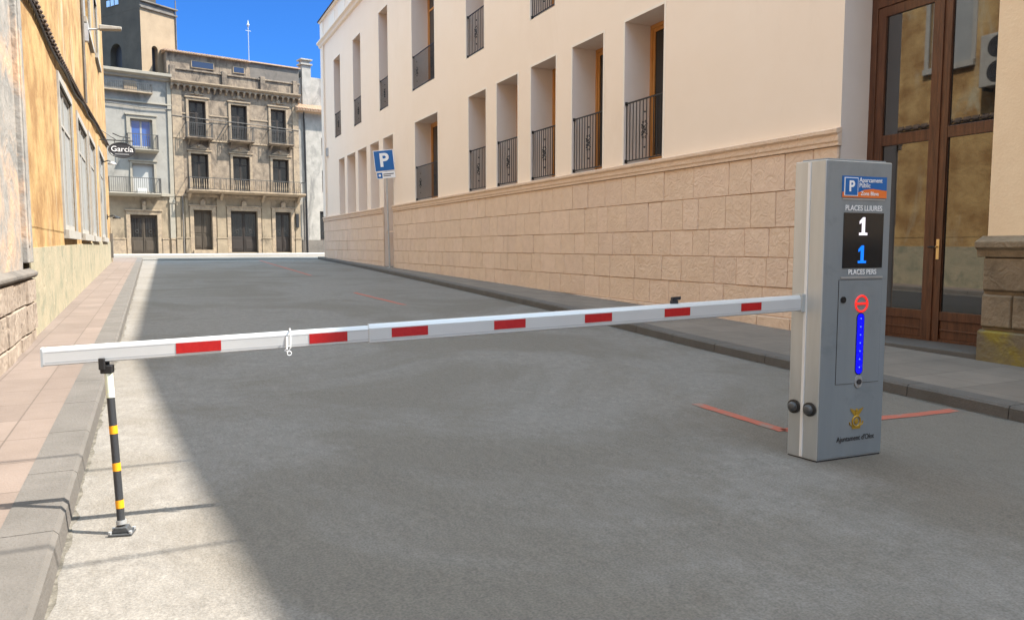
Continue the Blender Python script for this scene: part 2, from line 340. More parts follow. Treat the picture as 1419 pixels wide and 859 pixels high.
# pavements with separate kerbs
def kerb(name, side, y0, y1, label_z=0.12):
    b = MB(); y = y0; step = 1.0
    while y < y1 - .01:
        ya, yb = y + .004, min(y + step, y1) - .004
        pts = []
        for yy in (ya, yb):
            if side == 'L': x = kl(yy); xo = x - .24; zt = G * yy + .12; zb = zg(x, yy) - .05; xb = x + .02
            else: x = kr(yy); xo = x + .24; zt = G * yy + pr(yy); zb = zg(x, yy) - .05; xb = x - .015
            s = 1 if side == 'L' else -1
            pts.append([(xb, yy, zb), (x + s * .005, yy, zt - .02), (x - s * .015, yy, zt), (xo, yy, zt), (xo, yy, zb)])
        n = 5; b.add(pts[0] + pts[1], [(0, 1, 2, 3, 4), (9, 8, 7, 6, 5)] + [(i, (i + 1) % n, (i + 1) % n + n, i + n) for i in range(n)])
        y += step
    # bedding between stones
    o = b.build(name, 'kerb_stone'); o['kind'] = 'structure'; return o
kerb('left_kerb', 'L', -12, 46); kerb('right_kerb', 'R', -12, 45.5)
sheet('left_pavement', lambda y: -2.2 if y < 40 else (-2.4 if y < 41 else -30), lambda y: kl(y) - .236, [-12, 0, 10, 20, 30, 40, 40.9, 41.1, 46], 3, lambda x, y: G * y + .117, 'paving_pink')
sheet('right_pavement', lambda y: kr(y) + .236, lambda y: 9.6 if y < 44.2 else 40, [-12, 0, 4, 6, 7, 8, 9, 10, 11, 12, 13, 14, 16, 18, 20, 25, 30, 35, 40, 44, 44.3, 45.5], 3, lambda x, y: G * y + pr(y) - .003, 'paving_grey')
# grit and dirt gathered in the gutters
mat('gutter_dirt', (.075, .066, .052), .95, (.15, .135, .11), 14, bump=.8, bscale=60, lo=.42, hi=.58)
for side_ in (0, 1):
    b = MB(); yy = -2.; rows = []
    while yy < 44:
        wd = .02 + .035 * random.random() ** 2
        x0 = kl(yy) if side_ == 0 else kr(yy) - wd; x1 = kl(yy) + wd if side_ == 0 else kr(yy) - .0
        rows.append(((x0, yy, zg(x0, yy) + .004), (x1, yy, zg(x1, yy) + .004))); yy += .13
    b.add([p for q in rows for p in q], [(2 * i, 2 * i + 1, 2 * i + 3, 2 * i + 2) for i in range(len(rows) - 1)])
    o = b.build('gutter_dirt', 'gutter_dirt'); o['kind'] = 'structure'
# end face of the left pavement corner
b = MB(); b.box(-30, kl(46), 45.99, 46.12, .5, G * 46 + .12); o = b.build('left_corner_kerb', 'kerb_stone'); o['kind'] = 'structure'
b = MB(); b.box(kr(46), 30, 45.49, 45.62, .5, G * 45.5 + .13); o = b.build('right_corner_kerb', 'kerb_stone'); o['kind'] = 'structure'
FO = Vector((1.57, 56, 0)); FA = math.atan2(.203, .979)
def FW(u, v, z):   # far facade frame: u along, v into the wall
    return (FO.x + u * math.cos(FA) - v * math.sin(FA), FO.y + u * math.sin(FA) + v * math.cos(FA), z)
b = MB()
b.add([FW(-30, -4.8, .97), FW(30, -4.8, 1.04), FW(30, .4, 1.08), FW(-30, .4, 1.0), FW(-30, -4.8, .7), FW(30, -4.8, .7)], [(0, 1, 2, 3), (0, 4, 5, 1)])
o = b.build('far_pavement', 'paving_pale'); o['kind'] = 'structure'
def marking(pts, wd):
    b = MB(); pts = [Vector((p[0], p[1])) for p in pts]; n = 14
    L = []
    for (p, q) in zip(pts, pts[1:]):
        d = (q - p).normalized(); s = Vector((-d.y, d.x)) * wd / 2
        rows = []
        for i in range(n + 1):
            c = p + (q - p) * i / n
            rows.append([(c + s * random.uniform(.86, 1.06)), (c - s * random.uniform(.86, 1.06))])
        vs = [(v.x, v.y, zg(v.x, v.y) + .004) for r in rows for v in r]
        b.add(vs, [(2 * i, 2 * i + 1, 2 * i + 3, 2 * i + 2) for i in range(n)])
    o = b.build('road_marking', 'marking_red'); o['kind'] = 'structure'; return o
marking([(4.35, 5.38), (4.37, 4.34), (6.5, 4.42)], .11)
marking([(4.56, 19.2), (4.75, 15.5)], .11)
marking([(5.15, 43.5), (5.0, 27.5)], .11)
# ------------------------------------------------------------------ right building (long peach facade)
RX, RY = 8.87, 44.3
rb = thing('municipal_building', 'long peach plastered building with sandstone block plinth and deep window recesses on the right', 'building', (RX, RY, 0), -math.pi / 2)
Y2 = lambda y: RY - y
DEP = .68
row1 = [(Y2(b), Y2(a)) for a, b in ((12.12, 13.45), (14.28, 15.62), (16.42, 17.76), (18.55, 19.92), (20.7, 22.05), (24.88, 27.38))]
slits = [(Y2(b), Y2(a)) for a, b in ((30.25, 31.72), (32.4, 33.85), (34.5, 36.12), (36.65, 38.38), (38.95, 40.25))]
row2 = [(Y2(b), Y2(a)) for a, b in ((39.6, 41.1), (35.35, 36.82), (30.85, 32.2), (25.15, 27.65), (20.82, 22.22), (16.49, 17.8), (12.12, 13.45))]
DOOR = (Y2(7.92), Y2(5.73))
LEN = DOOR[1]
holes = [(a, b, 3.19, 6.07) for a, b in row1] + [(slits[0][0], slits[0][1], .3, 6.04, .6)] + [(a, b, 3.06, 6.04, .45) for a, b in slits[1:]] + [(a, b, 7.25, 11.3) for a, b in row2]
holes += [(DOOR[0], DOOR[1], .05, 6.3, .66)]
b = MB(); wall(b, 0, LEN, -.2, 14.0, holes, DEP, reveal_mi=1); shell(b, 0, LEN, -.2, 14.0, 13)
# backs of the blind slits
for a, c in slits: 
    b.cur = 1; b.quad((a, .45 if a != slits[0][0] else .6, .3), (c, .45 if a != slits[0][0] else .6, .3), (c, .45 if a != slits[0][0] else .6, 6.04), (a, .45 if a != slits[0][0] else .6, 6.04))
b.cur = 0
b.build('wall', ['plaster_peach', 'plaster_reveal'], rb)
# thin light surround around each opening
for h in holes[:-1]:
    b = MB()
    a, c, z0, z1 = h[:4]; t = .05
    if z0 < 3: z0 = 3.19
    b.box(a - t, a, -.008, .0, z0, z1 + t); b.box(c, c + t, -.008, .0, z0, z1 + t); b.box(a, c, -.008, .0, z1, z1 + t)
    b.build('window_surround', 'plaster_frame', rb)
# plinth of rusticated blocks
b = MB(); zc = [.86, 1.33, 1.80, 2.36, 2.93]
segs = [(0, slits[0][0]), (slits[0][1], DOOR[0])]
for s0, s1 in segs:
    for k in range(-1, len(zc)):
        z1 = zc[k + 1] if k + 1 < len(zc) else None
        if k == -1: zz0, zz1 = .40, zc[0]
        elif k < len(zc) - 1: zz0, zz1 = zc[k], zc[k + 1]
        else: break
        x = s0; first = True
        while x < s1 - .02:
            wd = random.uniform(.42, .95)
            if s1 - x - wd < .3: wd = s1 - x
            b.cur = random.choice((0, 0, 0, 2, 3)); b.block(x, x + wd, zz0, zz1, .03 + random.uniform(-.005, .005), .010, .004, y=-.012); x += wd
    x = s0
    while x < s1 - .02:
        wd = min(random.uniform(.6, 1.1), s1 - x); wd = s1 - x if s1 - x - wd < .3 else wd
        b.block(x, x + wd, -.15, .40, .062, .012, .003, y=-.012); x += wd
b.cur = 1
for s0, s1 in segs: b.box(s0, s1, -.014, .01, -.15, 2.93)
b.build('plinth', ['stone_sand', 'stone_joint', 'stone_sand_pale', 'stone_sand_dark'], rb)
b = MB()
prof = [(0.0, 2.93), (-.07, 2.93), (-.07, 2.98), (-.085, 3.0), (-.085, 3.08), (-.115, 3.11), (-.115, 3.165), (-.02, 3.19), (0, 3.19)]
for s0, s1 in segs: b.prism(prof, 'x', s0, s1 + (.03 if s1 == DOOR[0] else 0))
b.build('moulding', 'stone_sand', rb, bevel=.006)
b = MB()   # cornice, parapet and eaves at the top
b.prism([(0, 12.62), (-.10, 12.66), (-.14, 12.78), (-.24, 12.84), (-.24, 12.93), (0, 12.96)], 'x', -.15, LEN)
b.box(-.03, .75, -.05, 0, 3.2, 12.62); b.box(-.03, .75, -.05, 0, 12.97, 13.95)
for k in range(8): b.box(2.2 + k * 2.3, 2.2 + k * 2.3 + 1.5, -.02, 0, 13.2, 13.75)
b.build('cornice', 'plaster_frame', rb, bevel=.01)
b = MB(); b.box(-.12, LEN, -.12, 13, 14.003, 14.07); b.build('eave', 'plaster_frame', rb)
b = MB(); b.box(-.17, LEN, -.17, 13.1, 14.073, 14.11); b.prism([(-.17, 14.113), (6, 15.5), (13, 14.113)], 'x', -.17, LEN); b.build('roof', 'tile_dark', rb)
b = MB(); b.tube([(.92, -.10, 12.6), (.92, -.10, 3.3)], .04); b.build('downpipe', 'plaster_frame', rb, smooth=True)
b = MB(); b.box(1.15, 1.45, -.09, -.0, 6.5, 6.95); b.build('junction_box', 'galvanised', rb)
for a, c in row1:
    window(rb, a, c, 3.2, 6.07, DEP, 'wood_honey', 'glass_dark', 2, (), .08, .075)
for a, c in row2:
    window(rb, a, c, 7.26, 11.3, DEP, 'wood_honey', 'glass_dark', 2, (10.2,), .08, .075)
def railing_mesh(wd, h, n):
    b = MB(); 
    b.box(0, wd, -.012, .012, h - .03, h); b.box(0, wd, -.012, .012, .04, .065)
    for zz in (.05, h - .015): b.box(-.03, .02, -.03, .03, zz - .035, zz + .035); b.box(wd - .02, wd + .0, -.03, .03, zz - .035, zz + .035)
    for i in range(n + 1):
        x = .02 + (wd - .04) * i / n; b.box(x - .007, x + .007, -.007, .007, .06, h - .02)
    def orn(cx):
        for s in (-1, 1):
            for zz, sg in ((h * .42, 1), (h * .58, -1)):
                b.ring((cx + s * .05, -.01, zz + sg * .05), .035, .008, 'y', 10); b.ring((cx + s * .045, -.01, zz - sg * .05), .022, .007, 'y', 8)
                b.sphere((cx + s * .085, -.01, zz), .016, 4)
        for zz in (.22, .5, .78): b.sphere((cx, 0, h * zz), .02, 4)
    orn(wd / 2) if wd < 2 else (orn(wd * .18), orn(wd * .82))
    return b
def railing(wd, x, z, lab=None, proto={}):
    k = round(wd, 1)
    if k not in proto:
        o = railing_mesh(wd, 1.24, 11 if wd < 2 else 22).build('railing', 'iron', rb); proto[k] = o
    else:
        s = proto[k]; o = s.copy(); COL.objects.link(o); o.parent = rb; o.scale = (wd / proto[k]['w'], 1, 1)
    o.location = (x, .05, z); o['w'] = wd if 'w' not in o or o is proto[k] else o['w']; return o
for a, c in row1: railing(c - a, a, 3.21)
for a, c in row2: railing(c - a, a, 7.27)
# slot doorway in the plinth: grey metal panel and a cross bar
b = MB(); a, c = slits[0]; b.box(a + .05, c - .05, .55, .59, .5, 2.6); b.box(a + .02, c - .02, .1, .14, 2.1, 2.16); b.build('service_panel', 'stone_sand', rb)
# the tall glazed entrance door
def entrance():
    x0, x1 = DOOR; y = .64; z0 = .19
    f = MB(); f.box(x0, x0 + .1, y - .1, y, z0, 6.3); f.box(x1 - .1, x1, y - .1, y, z0, 6.3); f.box(x0 + .1, x1 - .1, y - .1, y, 4.86, 5.0); f.box(x0 + .1, x1 - .1, y - .1, y, 6.18, 6.3)
    o = f.build('door', 'wood_door', rb, bevel=.006)
    g = MB(); g.box(x0 + .1, x1 - .1, y - .05, y - .04, 5.0, 6.18); g.build('fanlight_glass', 'glass_door', o)
    mid = (x0 + x1) / 2
    for s, (a, c) in enumerate(((x0 + .103, mid - .003), (mid + .003, x1 - .103))):
        st = .13; yy0, yy1 = y - .085, y - .02; L = MB()
        L.box(a, a + st, yy0, yy1, z0 + .01, 4.855); L.box(c - st, c, yy0, yy1, z0 + .01, 4.855)
        L.box(a + st, c - st, yy0, yy1, 4.72, 4.855); L.box(a + st, c - st, yy0, yy1, 2.92, 3.07); L.box(a + st, c - st, yy0, yy1, .52, .64); L.box(a + st, c - st, yy0, yy1, z0 + .01, .27)
        L.box(a + st, c - st, yy0 + .02, yy1, .27, .52); L.box(a + st, c - st, yy0 + .008, yy0 + .03, .38, .405)
        L.box(mid - .028, mid + .028, yy0 - .02, yy0, z0 + .02, 4.85) if s == 0 else None
        L.build('door_leaf', 'wood_door', o, bevel=.005)
        for za, zb in ((.64, 2.92), (3.07, 4.72)):
            g = MB(); g.box(a + st, c - st, y - .055, y - .047, za, zb); g.build('pane', 'glass_door', o)
    h = MB(); h.box(mid + .05, mid + .095, y - .094, y - .084, 1.33, 1.60); h.tube([(mid + .072, y - .09, 1.5), (mid + .072, y - .14, 1.5)], .012); h.build('handle_plate', 'brass', o, bevel=.008)
    h = MB(); h.tube([(mid + .072, y - .14, 1.5), (mid - .03, y - .145, 1.495)], .011); h.build('handle', 'iron', o)
    for hz in (.8, 2.3, 3.9): pass
entrance()
b = MB(); b.box(DOOR[0] - .02, DOOR[1], -.10, .66, -.1, .235); b.build('door_step', 'kerb_stone', rb, bevel=.012)
# ------------------------------------------------------------------ adjoining building at the right edge
ab = thing('corner_house', 'ochre plastered house with mossy carved stone base right of the glazed door', 'building', (RX, 5.73, 0), -math.pi / 2)
b = MB(); b.quad((0, 0, -.4), (30, 0, -.4), (30, 0, 12.7), (6.9, 0, 13.15), (4.6, 0, 13.59), (0, 0, 14.22)); b.quad((0, 0, -.4), (0, 0, 14.22), (0, 12, 14.22), (0, 12, -.4))  # unseen sloping wall top, shaped to place the shadow edge on the road
b.quad((30, 0, -.4), (30, 12, -.4), (30, 12, 12.7), (30, 0, 12.7)); b.quad((0, 12, 14.22), (0, 0, 14.22), (4.6, 0, 13.59), (4.6, 12, 13.59)); b.quad((4.6, 12, 13.59), (4.6, 0, 13.59), (6.9, 0, 13.15), (6.9, 12, 13.15)); b.quad((6.9, 12, 13.15), (6.9, 0, 13.15), (30, 0, 12.7), (30, 12, 12.7)); b.quad((0, 12, -.4), (0, 12, 14.22), (4.6, 12, 13.59), (6.9, 12, 13.15), (30, 12, 12.7), (30, 12, -.4))
b.build('wall', 'plaster_ochre', ab)
b = MB()
def rrow(z0, z1, wds, d, j=.006):
    x = -.0
    for wd in wds: b.block(x, x + wd, z0, z1, d, .02, j, y=-.03); x += wd
b.box(0, 12, -.03, 0, -.3, 1.5)
rrow(.98, 1.38, (1.15, .8, 1.2, 1.0, 1.3), .045); rrow(.555, .95, (.36, .42, .7, .9, 1.1, 1.0), .055)
b.prism([(0, 1.38), (-.09, 1.38), (-.10, 1.46), (-.15, 1.49), (-.15, 1.56), (0, 1.63)], 'x', -.06, 12)
b.build('stone_base', 'stone_brown', ab, bevel=.01)
b = MB(); x = -.02
for wd in (.62, .9, 1.1, 1.0, 1.2): b.block(x, x + wd, -.2, .53, .085, .02, .01, y=-.03); x += wd
b.build('mossy_base', 'stone_moss', ab, bevel=.01)
# ------------------------------------------------------------------ left building (orange, sunlit)
LA = math.pi / 2 + math.atan(.0135)
lb = thing('orange_house', 'sunlit orange plastered house with cream base and tall grey windows beside the left pavement', 'building', (-1.33, 0, 0), LA)
SP = 11.5     # where the nearer house ends (local x = distance up the street)
W = [(16.75, 19.6, 1.82, 4.62), (21.3, 24.7, 1.82, 4.62), (25.7, 28.9, 1.82, 4.75), (31.6, 35.6, 1.85, 5.0)]
hi = [(13.9, 15.2, 6.6, 8.8), (26.0, 29.8, 8.2, 11.0), (32.5, 35, 8.6, 11.0)]
b = MB(); wall(b, SP, 40.1, 1.75, 15, [w_ + (.07,) for w_ in W] + [h_ + (.2,) for h_ in hi], .28); shell(b, SP, 40.1, -.2, 15, 10)
b.build('wall', 'plaster_orange', lb)
b = MB(); b.add([(SP, -.025, -.2), (40.12, -.025, -.2), (40.12, -.025, 1.75), (SP, -.025, 1.48), (SP, .2, -.2), (40.12, .2, -.2), (40.12, .2, 1.75), (SP, .2, 1.48)],
    [(0, 1, 2, 3), (3, 2, 6, 7), (0, 3, 7, 4), (1, 5, 6, 2)]); b.build('plinth', 'plaster_cream', lb)
b = MB(); b.quad((SP, 0, 1.4), (40.1, 0, 1.4), (40.1, 0, 1.78), (SP, 0, 1.78)); b.build('wall_band', 'plaster_orange', lb)
for (a, c, z0, z1) in W:
    t = .14
    f = MB(); f.box(a - t, a, -.035, .05, z0 - .1, z1 + t); f.box(c, c + t, -.035, .05, z0 - .1, z1 + t); f.box(a, c, -.035, .05, z1, z1 + t); f.box(a - t, c + t, -.09, .06, z0 - .16, z0)
    f.box(a, a + .07, .02, .06, z0, z1); f.box(c - .07, c, .02, .06, z0, z1); f.box(a + .07, c - .07, .02, .06, z1 - .07, z1); f.box(a + .07, c - .07, .02, .06, z0, z0 + .12)
    o = f.build('window', 'white_trim', lb)
    g = MB(); g.box(a + .01, c - .01, .05, .062, z0 + .01, z1 - .01)
    g.build('blind', 'blind_grey', o)
    m_ = MB(); m_.box((a + c) / 2 - .03, (a + c) / 2 + .03, .025, .05, z0 + .12, z1 - .07); m_.box(a + .07, c - .07, .027, .048, z1 - .75, z1 - .69); m_.build('mullion', 'white_trim', o)
for (a, c, z0, z1) in hi:
    f = MB(); t = .12; f.box(a - t, a, -.03, .05, z0 - .1, z1 + t); f.box(c, c + t, -.03, .05, z0 - .1, z1 + t); f.box(a, c, -.03, .05, z1, z1 + t); f.box(a - t, c + t, -.1, .06, z0 - .16, z0)
    o = f.build('window', 'white_trim', lb); g = MB(); g.box(a + .0, c - .0, .12, .13, z0, z1); g.build('blind', 'blind_grey', o)
# tiled ledge climbing gently above the windows
b = MB(); lx = [(SP - 6, 4.72), (13, 5.02), (16.4, 5.03), (22.8, 5.30), (30, 5.72), (40, 6.2)]
def lz(x):
    for (a, za), (c, zc_) in zip(lx, lx[1:]):
        if a <= x <= c: return za + (zc_ - za) * (x - a) / (c - a)
    return lx[-1][1]
x = SP
while x < 40:
    z = lz(x); b.prism([(0, z - .05), (-.08 + random.uniform(-.012, .012), z - .07), (-.08, z - .03), (0, z + .06)], 'x', x, x + .2)
    b.sphere((x + .2, -.07, z - .03), .045, 4, (1, 1.1, .8)); x += .26
b.build('tile_ledge', 'tile_dark', lb)
b = MB(); b.tube([(x_ , -.05 + .015 * math.sin(x_), lz(x_) - .13 - .03 * math.sin(x_ * 1.3)) for x_ in [SP + i * .8 for i in range(36)]], .022, 6); b.build('wall_cable', 'iron', lb)
b = MB(); b.tube([(24.6, -.05, 5.5), (24.6, -.05, 9.2)], .04); b.build('downpipe', 'far_dark', lb, smooth=True)
b = MB(); b.box(39.6, 40.15, -.06, .1, .4, 2.4); b.build('corner_stone', 'far_brown_base', lb, bevel=.02)
b = MB(); b.box(38.9, 39.3, -.12, 0, 1.0, 2.1); b.build('meter_box', 'far_dark', lb)
b = MB(); b.box(SP - .3, 40.3, -.6, 10.3, 15, 15.2); b.build('roof', 'tile_dark', lb)
# wall lights / brackets on the left wall
def lwp(x, y, z):   # local (along, in, z) of the orange house to world
    return lb.matrix_basis @ Vector((x, y, z))
f = thing('street_lamp', 'pale flat street lamp head on a short arm high on the orange wall', 'lamp', lwp(26, 0, 7.85), LA)
b = MB(); b.box(-.12, .12, -.12, 0, -.35, .15); b.tube([(0, -.1, 0), (0, -.45, .06)], .03); b.build('bracket', 'galvanised', f)
b = MB(); b.prism([(-.4, .02), (-1.0, .08), (-1.0, .16), (-.4, .16)], 'x', -.13, .13); b.build('lamp_head', 'white_trim', f, bevel=.02)
for (x, z, lab) in ((33.6, 4.75, 'small grey round wall lamp, upper of two near the house corner'), (35.9, 2.75, 'small dark round wall lamp, lower of two near the house corner')):
    f = thing('wall_lamp', lab, 'lamp', lwp(x if x < 35 else 36.4, -.0, z), LA, 'wall lamps on the orange house')
    b = MB(); b.box(-.06, .06, -.05, 0, -.1, .1); b.tube([(0, -.04, 0), (0, -.25, .08), (0, -.36, .02)], .022); b.build('arm', 'iron', f)
    b = MB(); b.tube([(0, -.38, .05), (0, -.38, -.02), (0, -.38, -.07)], [.03, .15, .16], 14); b.build('lamp_shade', 'galvanised' if x < 35 else 'iron', f, smooth=True)
# air conditioner above the near windows (seen only in the door's reflection)
f = thing('air_conditioner', 'white two-fan air conditioner on the upper orange wall, reflected in the door', 'air conditioner', lwp(12.9, 0, 5.7), LA)
b = MB(); b.box(-.48, .48, -.42, -.05, 0, 1.35); b.build('casing', 'white_trim', f, bevel=.02)
for xx in (-.4, .35): b = MB(); b.box(xx, xx + .05, -.4, 0, -.08, 0); b.build('bracket', 'iron', f)
for zz in (.36, 1.0):
    b = MB()
    for r_ in (.08, .14, .2, .26): b.ring((0, -.425, zz), r_, .008, 'y', 24)
    o = b.build('fan_grille', 'iron', f)
    b = MB(); b.tube([(0, -.423, zz), (0, -.4, zz)], .28, 24); b.build('fan', 'letter_dark', o)
# nearer house at the left edge
nb = thing('peeling_house', 'house with peeling grey and salmon plaster and rough stone base at the left edge', 'building', (-1.33, 0, 0), LA)
b = MB(); wall(b, -26, SP - .52, 1.2, 15, [(2, 4, 2.2, 5), (-8, -5, 2.2, 5)], .25); shell(b, -26, SP, -.3, 15, 10); b.build('wall', 'plaster_peel', nb)
b = MB(); b.box(SP - .52, SP - .02, -.06, .1, 1.3, 15); b.box(SP - .40, SP - .32, -.075, -.055, 1.5, 15); b.build('corner_strip', 'plaster_peel', nb, bevel=.01)
b = MB(); x = -12.
for zz0, zz1 in ((-.15, .45), (.45, .80), (.80, 1.10)):
    x = -12.
    while x < SP - .02:
        wd = random.uniform(.3, .6); wd = SP - x if SP - x - wd < .25 else wd
        b.block(x, x + wd, zz0, zz1, .05 + random.uniform(-.01, .01), .018, .008, y=-.01); x += wd
b.build('stone_base', 'stone_rough', nb)
b = MB(); b.prism([(0, 1.10), (-.07, 1.11), (-.10, 1.14), (-.10, 1.18), (0, 1.23)], 'x', -12, SP - .02); b.build('ledge', 'far_dark', nb, bevel=.012)
b = MB(); b.box(-26.3, SP, -.5, 10, 15.003, 15.2); b.build('roof', 'tile_dark', nb)
for a, c in ((2, 4), (-8, -5)): window(nb, a, c, 2.2, 5, .25, 'wood_old', 'glass_dark', 2, (4.2,))
# overhead cables between the two sides of the street: they throw the thin shadows on the kerb
def cable(name, p, q, sag, r, label):
    b = MB(); p, q = Vector(p), Vector(q); m = (p + q) / 2
    pts = [(p.lerp(q, t / 16) - Vector((0, 0, sag * 4 * (t / 16) * (1 - t / 16)))) - p for t in range(17)]
    o = b.tube(pts, r, 6).build(name, 'iron'); o.location = p
    return tag(o, label, 'cable', 'cables strung over the street')
cable('overhead_cable', (-1.35, 2.33, 5.1), (8.87, 2.33, 5.2), .08, .014, 'nearer overhead cable crossing the street above the barrier post')
cable('overhead_cable', (-1.35, 3.95, 5.1), (8.87, 3.75, 5.2), .08, .016, 'farther overhead cable crossing the street above the barrier post')
# ------------------------------------------------------------------ far buildings
bh = thing('stone_townhouse', 'weathered brown stone townhouse with arcaded cornice and long balcony at the street end', 'building', tuple(FO), FA)
FB = .95
U0, U1 = -.27, 8.4
c3 = [(.78, 1.88), (3.56, 4.66), (6.35, 7.45)]; c2 = [(.83, 1.95), (3.6, 4.76), (6.4, 7.58)]; c1 = [(.88, 2.08), (3.34, 5.2), (6.5, 7.66)]
hz = [(a, b_, 8.85, 11.3) for a, b_ in c3] + [(a, b_, 5.35, 7.78) for a, b_ in c2] + [(a, b_, 1.1, 4.0) for a, b_ in c1]
b = MB(); wall(b, U0, U1, 5.0, 13.1, [h for h in hz if h[2] > 5], .3); shell(b, U0, U1, FB - .3, 13.1, 9); b.cur = 1; wall(b, U0, U1, FB - .3, 5.0, [h for h in hz if h[2] < 5], .3); b.build('wall', ['far_brown', 'far_brown_base'], bh)
def wood_door(parent, a, c, z0, z1, y, m, glazed, name='door'):
    f = MB(); mid = (a + c) / 2; f.box(a, c, y - .05, y, z0, z1)
    f.box(mid - .02, mid + .02, y - .09, y - .05, z0, z1)
    for p, q in ((a + .08, mid - .08), (mid + .08, c - .08)):
        if not glazed: f.box(p, q, y - .075, y - .05, z0 + 1.15, z1 - .2)
        f.box(p, q, y - .075, y - .05, z0 + .15, z0 + .95); f.box(p + .07, q - .07, y - .09, y - .075, z0 + .25, z0 + .85)
        for zz in (z0 + 1.0, z1 - .1): f.box(p - .02, q + .02, y - .07, y - .05, zz, zz + .06)
    o = f.build(name, m, parent, bevel=.008)
    if glazed:
        g = MB()
        for p, q in ((a + .1, mid - .1), (mid + .1, c - .1)): g.box(p, q, y - .062, y - .052, z0 + 1.15, z1 - .2)
        g.build('glass', 'glass_dark', o)
        k = MB()
        for p, q in ((a + .1, mid - .1), (mid + .1, c - .1)):
            k.ring(((p + q) / 2, y - .08, z0 + 1.5), .1, .012, 'y', 12); 
            for i in range(4): xx = p + (q - p) * (i + .5) / 4; k.tube([(xx, y - .07, z0 + 1.15), (xx, y - .07, z1 - .2)], .008, 5)
        k.build('grille', 'iron_far', o)
    return o
for i, (a, c) in enumerate(c3): 
    window(bh, a, c, 8.87, 11.3, .28, 'wood_dark', 'glass_dark', 2, (10.5,), .06, .06)
for i, (a, c) in enumerate(c2): window(bh, a, c, 5.4, 7.78, .28, 'wood_dark', 'glass_dark', 2, (7.2,), .06, .06)
wood_door(bh, *c1[0], 1.3, 4.0, .26, 'wood_old', False); wood_door(bh, *c1[1], 1.1, 4.0, .26, 'wood_dark', True); wood_door(bh, *c1[2], 1.1, 4.0, .26, 'wood_dark', True)
b = MB(); b.box(c1[0][0] - .1, c1[0][1] + .1, -.2, .25, .8, 1.28); b.build('door_step', 'far_trim', bh, bevel=.02)
def surround(bx, a, c, z0, z1, t=.17, p=.07, top=True):
    bx.box(a - t, a, -p, .02, z0, z1 + t); bx.box(c, c + t, -p, .02, z0, z1 + t); bx.box(a, c, -p, .02, z1, z1 + t)
    if top: bx.box(a - t - .08, c + t + .08, -p - .06, .02, z1 + t, z1 + t + .09)
for a, c in c3: b = MB(); surround(b, a, c, 8.85, 11.3); b.build('window_surround', 'far_trim', bh, bevel=.015)
for a, c in c2:
    b = MB(); surround(b, a, c, 5.36, 7.78); b.build('window_surround', 'far_trim', bh, bevel=.015)
    m_ = (a + c) / 2; b = MB(); b.prism([(a - .1, 8.08), (c + .1, 8.08), (m_ + .15, 8.42), (m_ - .15, 8.42)], 'y', -.09, 0); b.build('pediment', 'far_trim', bh, bevel=.015)
for a, c in c1:
    b = MB(); surround(b, a, c, 1.05, 4.0, .26, .09, False); m_ = (a + c) / 2; b.box(a - .34, c + .34, -.12, .02, 4.262, 4.34); b.prism([(m_ - .17, 4.342), (m_ + .17, 4.342), (m_ + .17, 4.6), (m_ + .08, 4.72), (m_ - .08, 4.72), (m_ - .17, 4.6)], 'y', -.14, 0)
    b.build('door_surround', 'far_trim', bh, bevel=.015)
for u in (1.33, 4.1, 6.9):
    b = MB(); b.sphere((u, -.05, 11.82), .17, 6, (1, .4, 1)); b.sphere((u - .3, -.03, 11.74), .11, 5, (1.6, .3, .5)); b.sphere((u + .3, -.03, 11.74), .11, 5, (1.6, .3, .5))
    b.sphere((u, -.12, 8.3), .1, 5)
    b.build('medallion', 'far_trim', bh, smooth=True)
b = MB()   # string courses, pilasters, plinth
b.box(U0, U1, -.10, .01, 4.88, 5.08)
for a, c in ((U0, .58), (2.1, 3.34), (4.88, 6.14), (7.68, U1)): b.box(a, c, -.035, .0, 10.35, 10.45); b.box(a, c, -.05, 0, 8.66, 8.76)
for a, c in ((-.27, .35), (7.95, 8.4)): b.box(a, c, -.05, .0, 5.08, 11.9)
b.build('string_course', 'far_trim', bh, bevel=.01)
for a, c in ((-.27, .10), (.30, .60), (2.36, 3.06), (5.48, 6.22), (7.94, 8.4)):
    b = MB(); b.box(a, c, -.13, 0, FB - .3, 2.1); b.box(a - .02, c + .02, -.16, 0, 2.05, 2.14)
    b.box(a + .04, c - .04, -.06, 0, 2.1, 4.88)
    b.build('base_pier', 'far_brown_base', bh, bevel=.02)
# arcaded corbel table
b = MB(); n = 22; sp = (U1 - U0) / n
for i in range(n + 1):
    u = U0 + i * sp; b.prism([(0, 11.86), (-.10, 11.9), (-.26, 12.1), (-.26, 12.32), (0, 12.32)], 'x', u - .055, u + .055)
for i in range(n):
    u = U0 + (i + .5) * sp; rr = sp / 2 - .05
    pts = [(u - rr - .006, 12.32), (u - rr - .006, 12.12)] + [(u - rr * math.cos(math.pi * k / 8), 12.08 + rr * math.sin(math.pi * k / 8)) for k in range(9)] + [(u + rr + .006, 12.12), (u + rr + .006, 12.32)]
    b.prism(pts, 'y', -.24, -.02)
b.prism([(0, 12.32), (-.30, 12.32), (-.42, 12.42), (-.42, 12.5), (0, 12.5)], 'x', U0 - .08, U1 + .08)
b.build('cornice', 'far_trim', bh)
b = MB()
b.box(U0, U1, -.22, -.02, 12.503, 13.18); b.box(U0 - .05, U1 + .05, -.30, .04, 13.18, 13.28)
for u in (U0 + .05, 3.12, 5.75, 8.1): b.box(u - .17, u + .17, -.34, .06, 12.503, 13.42)
b.build('parapet', 'far_brown', bh, bevel=.015)
b = MB(); b.box(U0, 5.3, 1.0, 6, 13.0, 14.55); b.build('attic_wall', 'far_brown', bh)
b = MB(); b.box(5.302, 8.9, 1.0, 6, 13.0, 14.6); b.build('attic_extension', 'far_dark', bh)
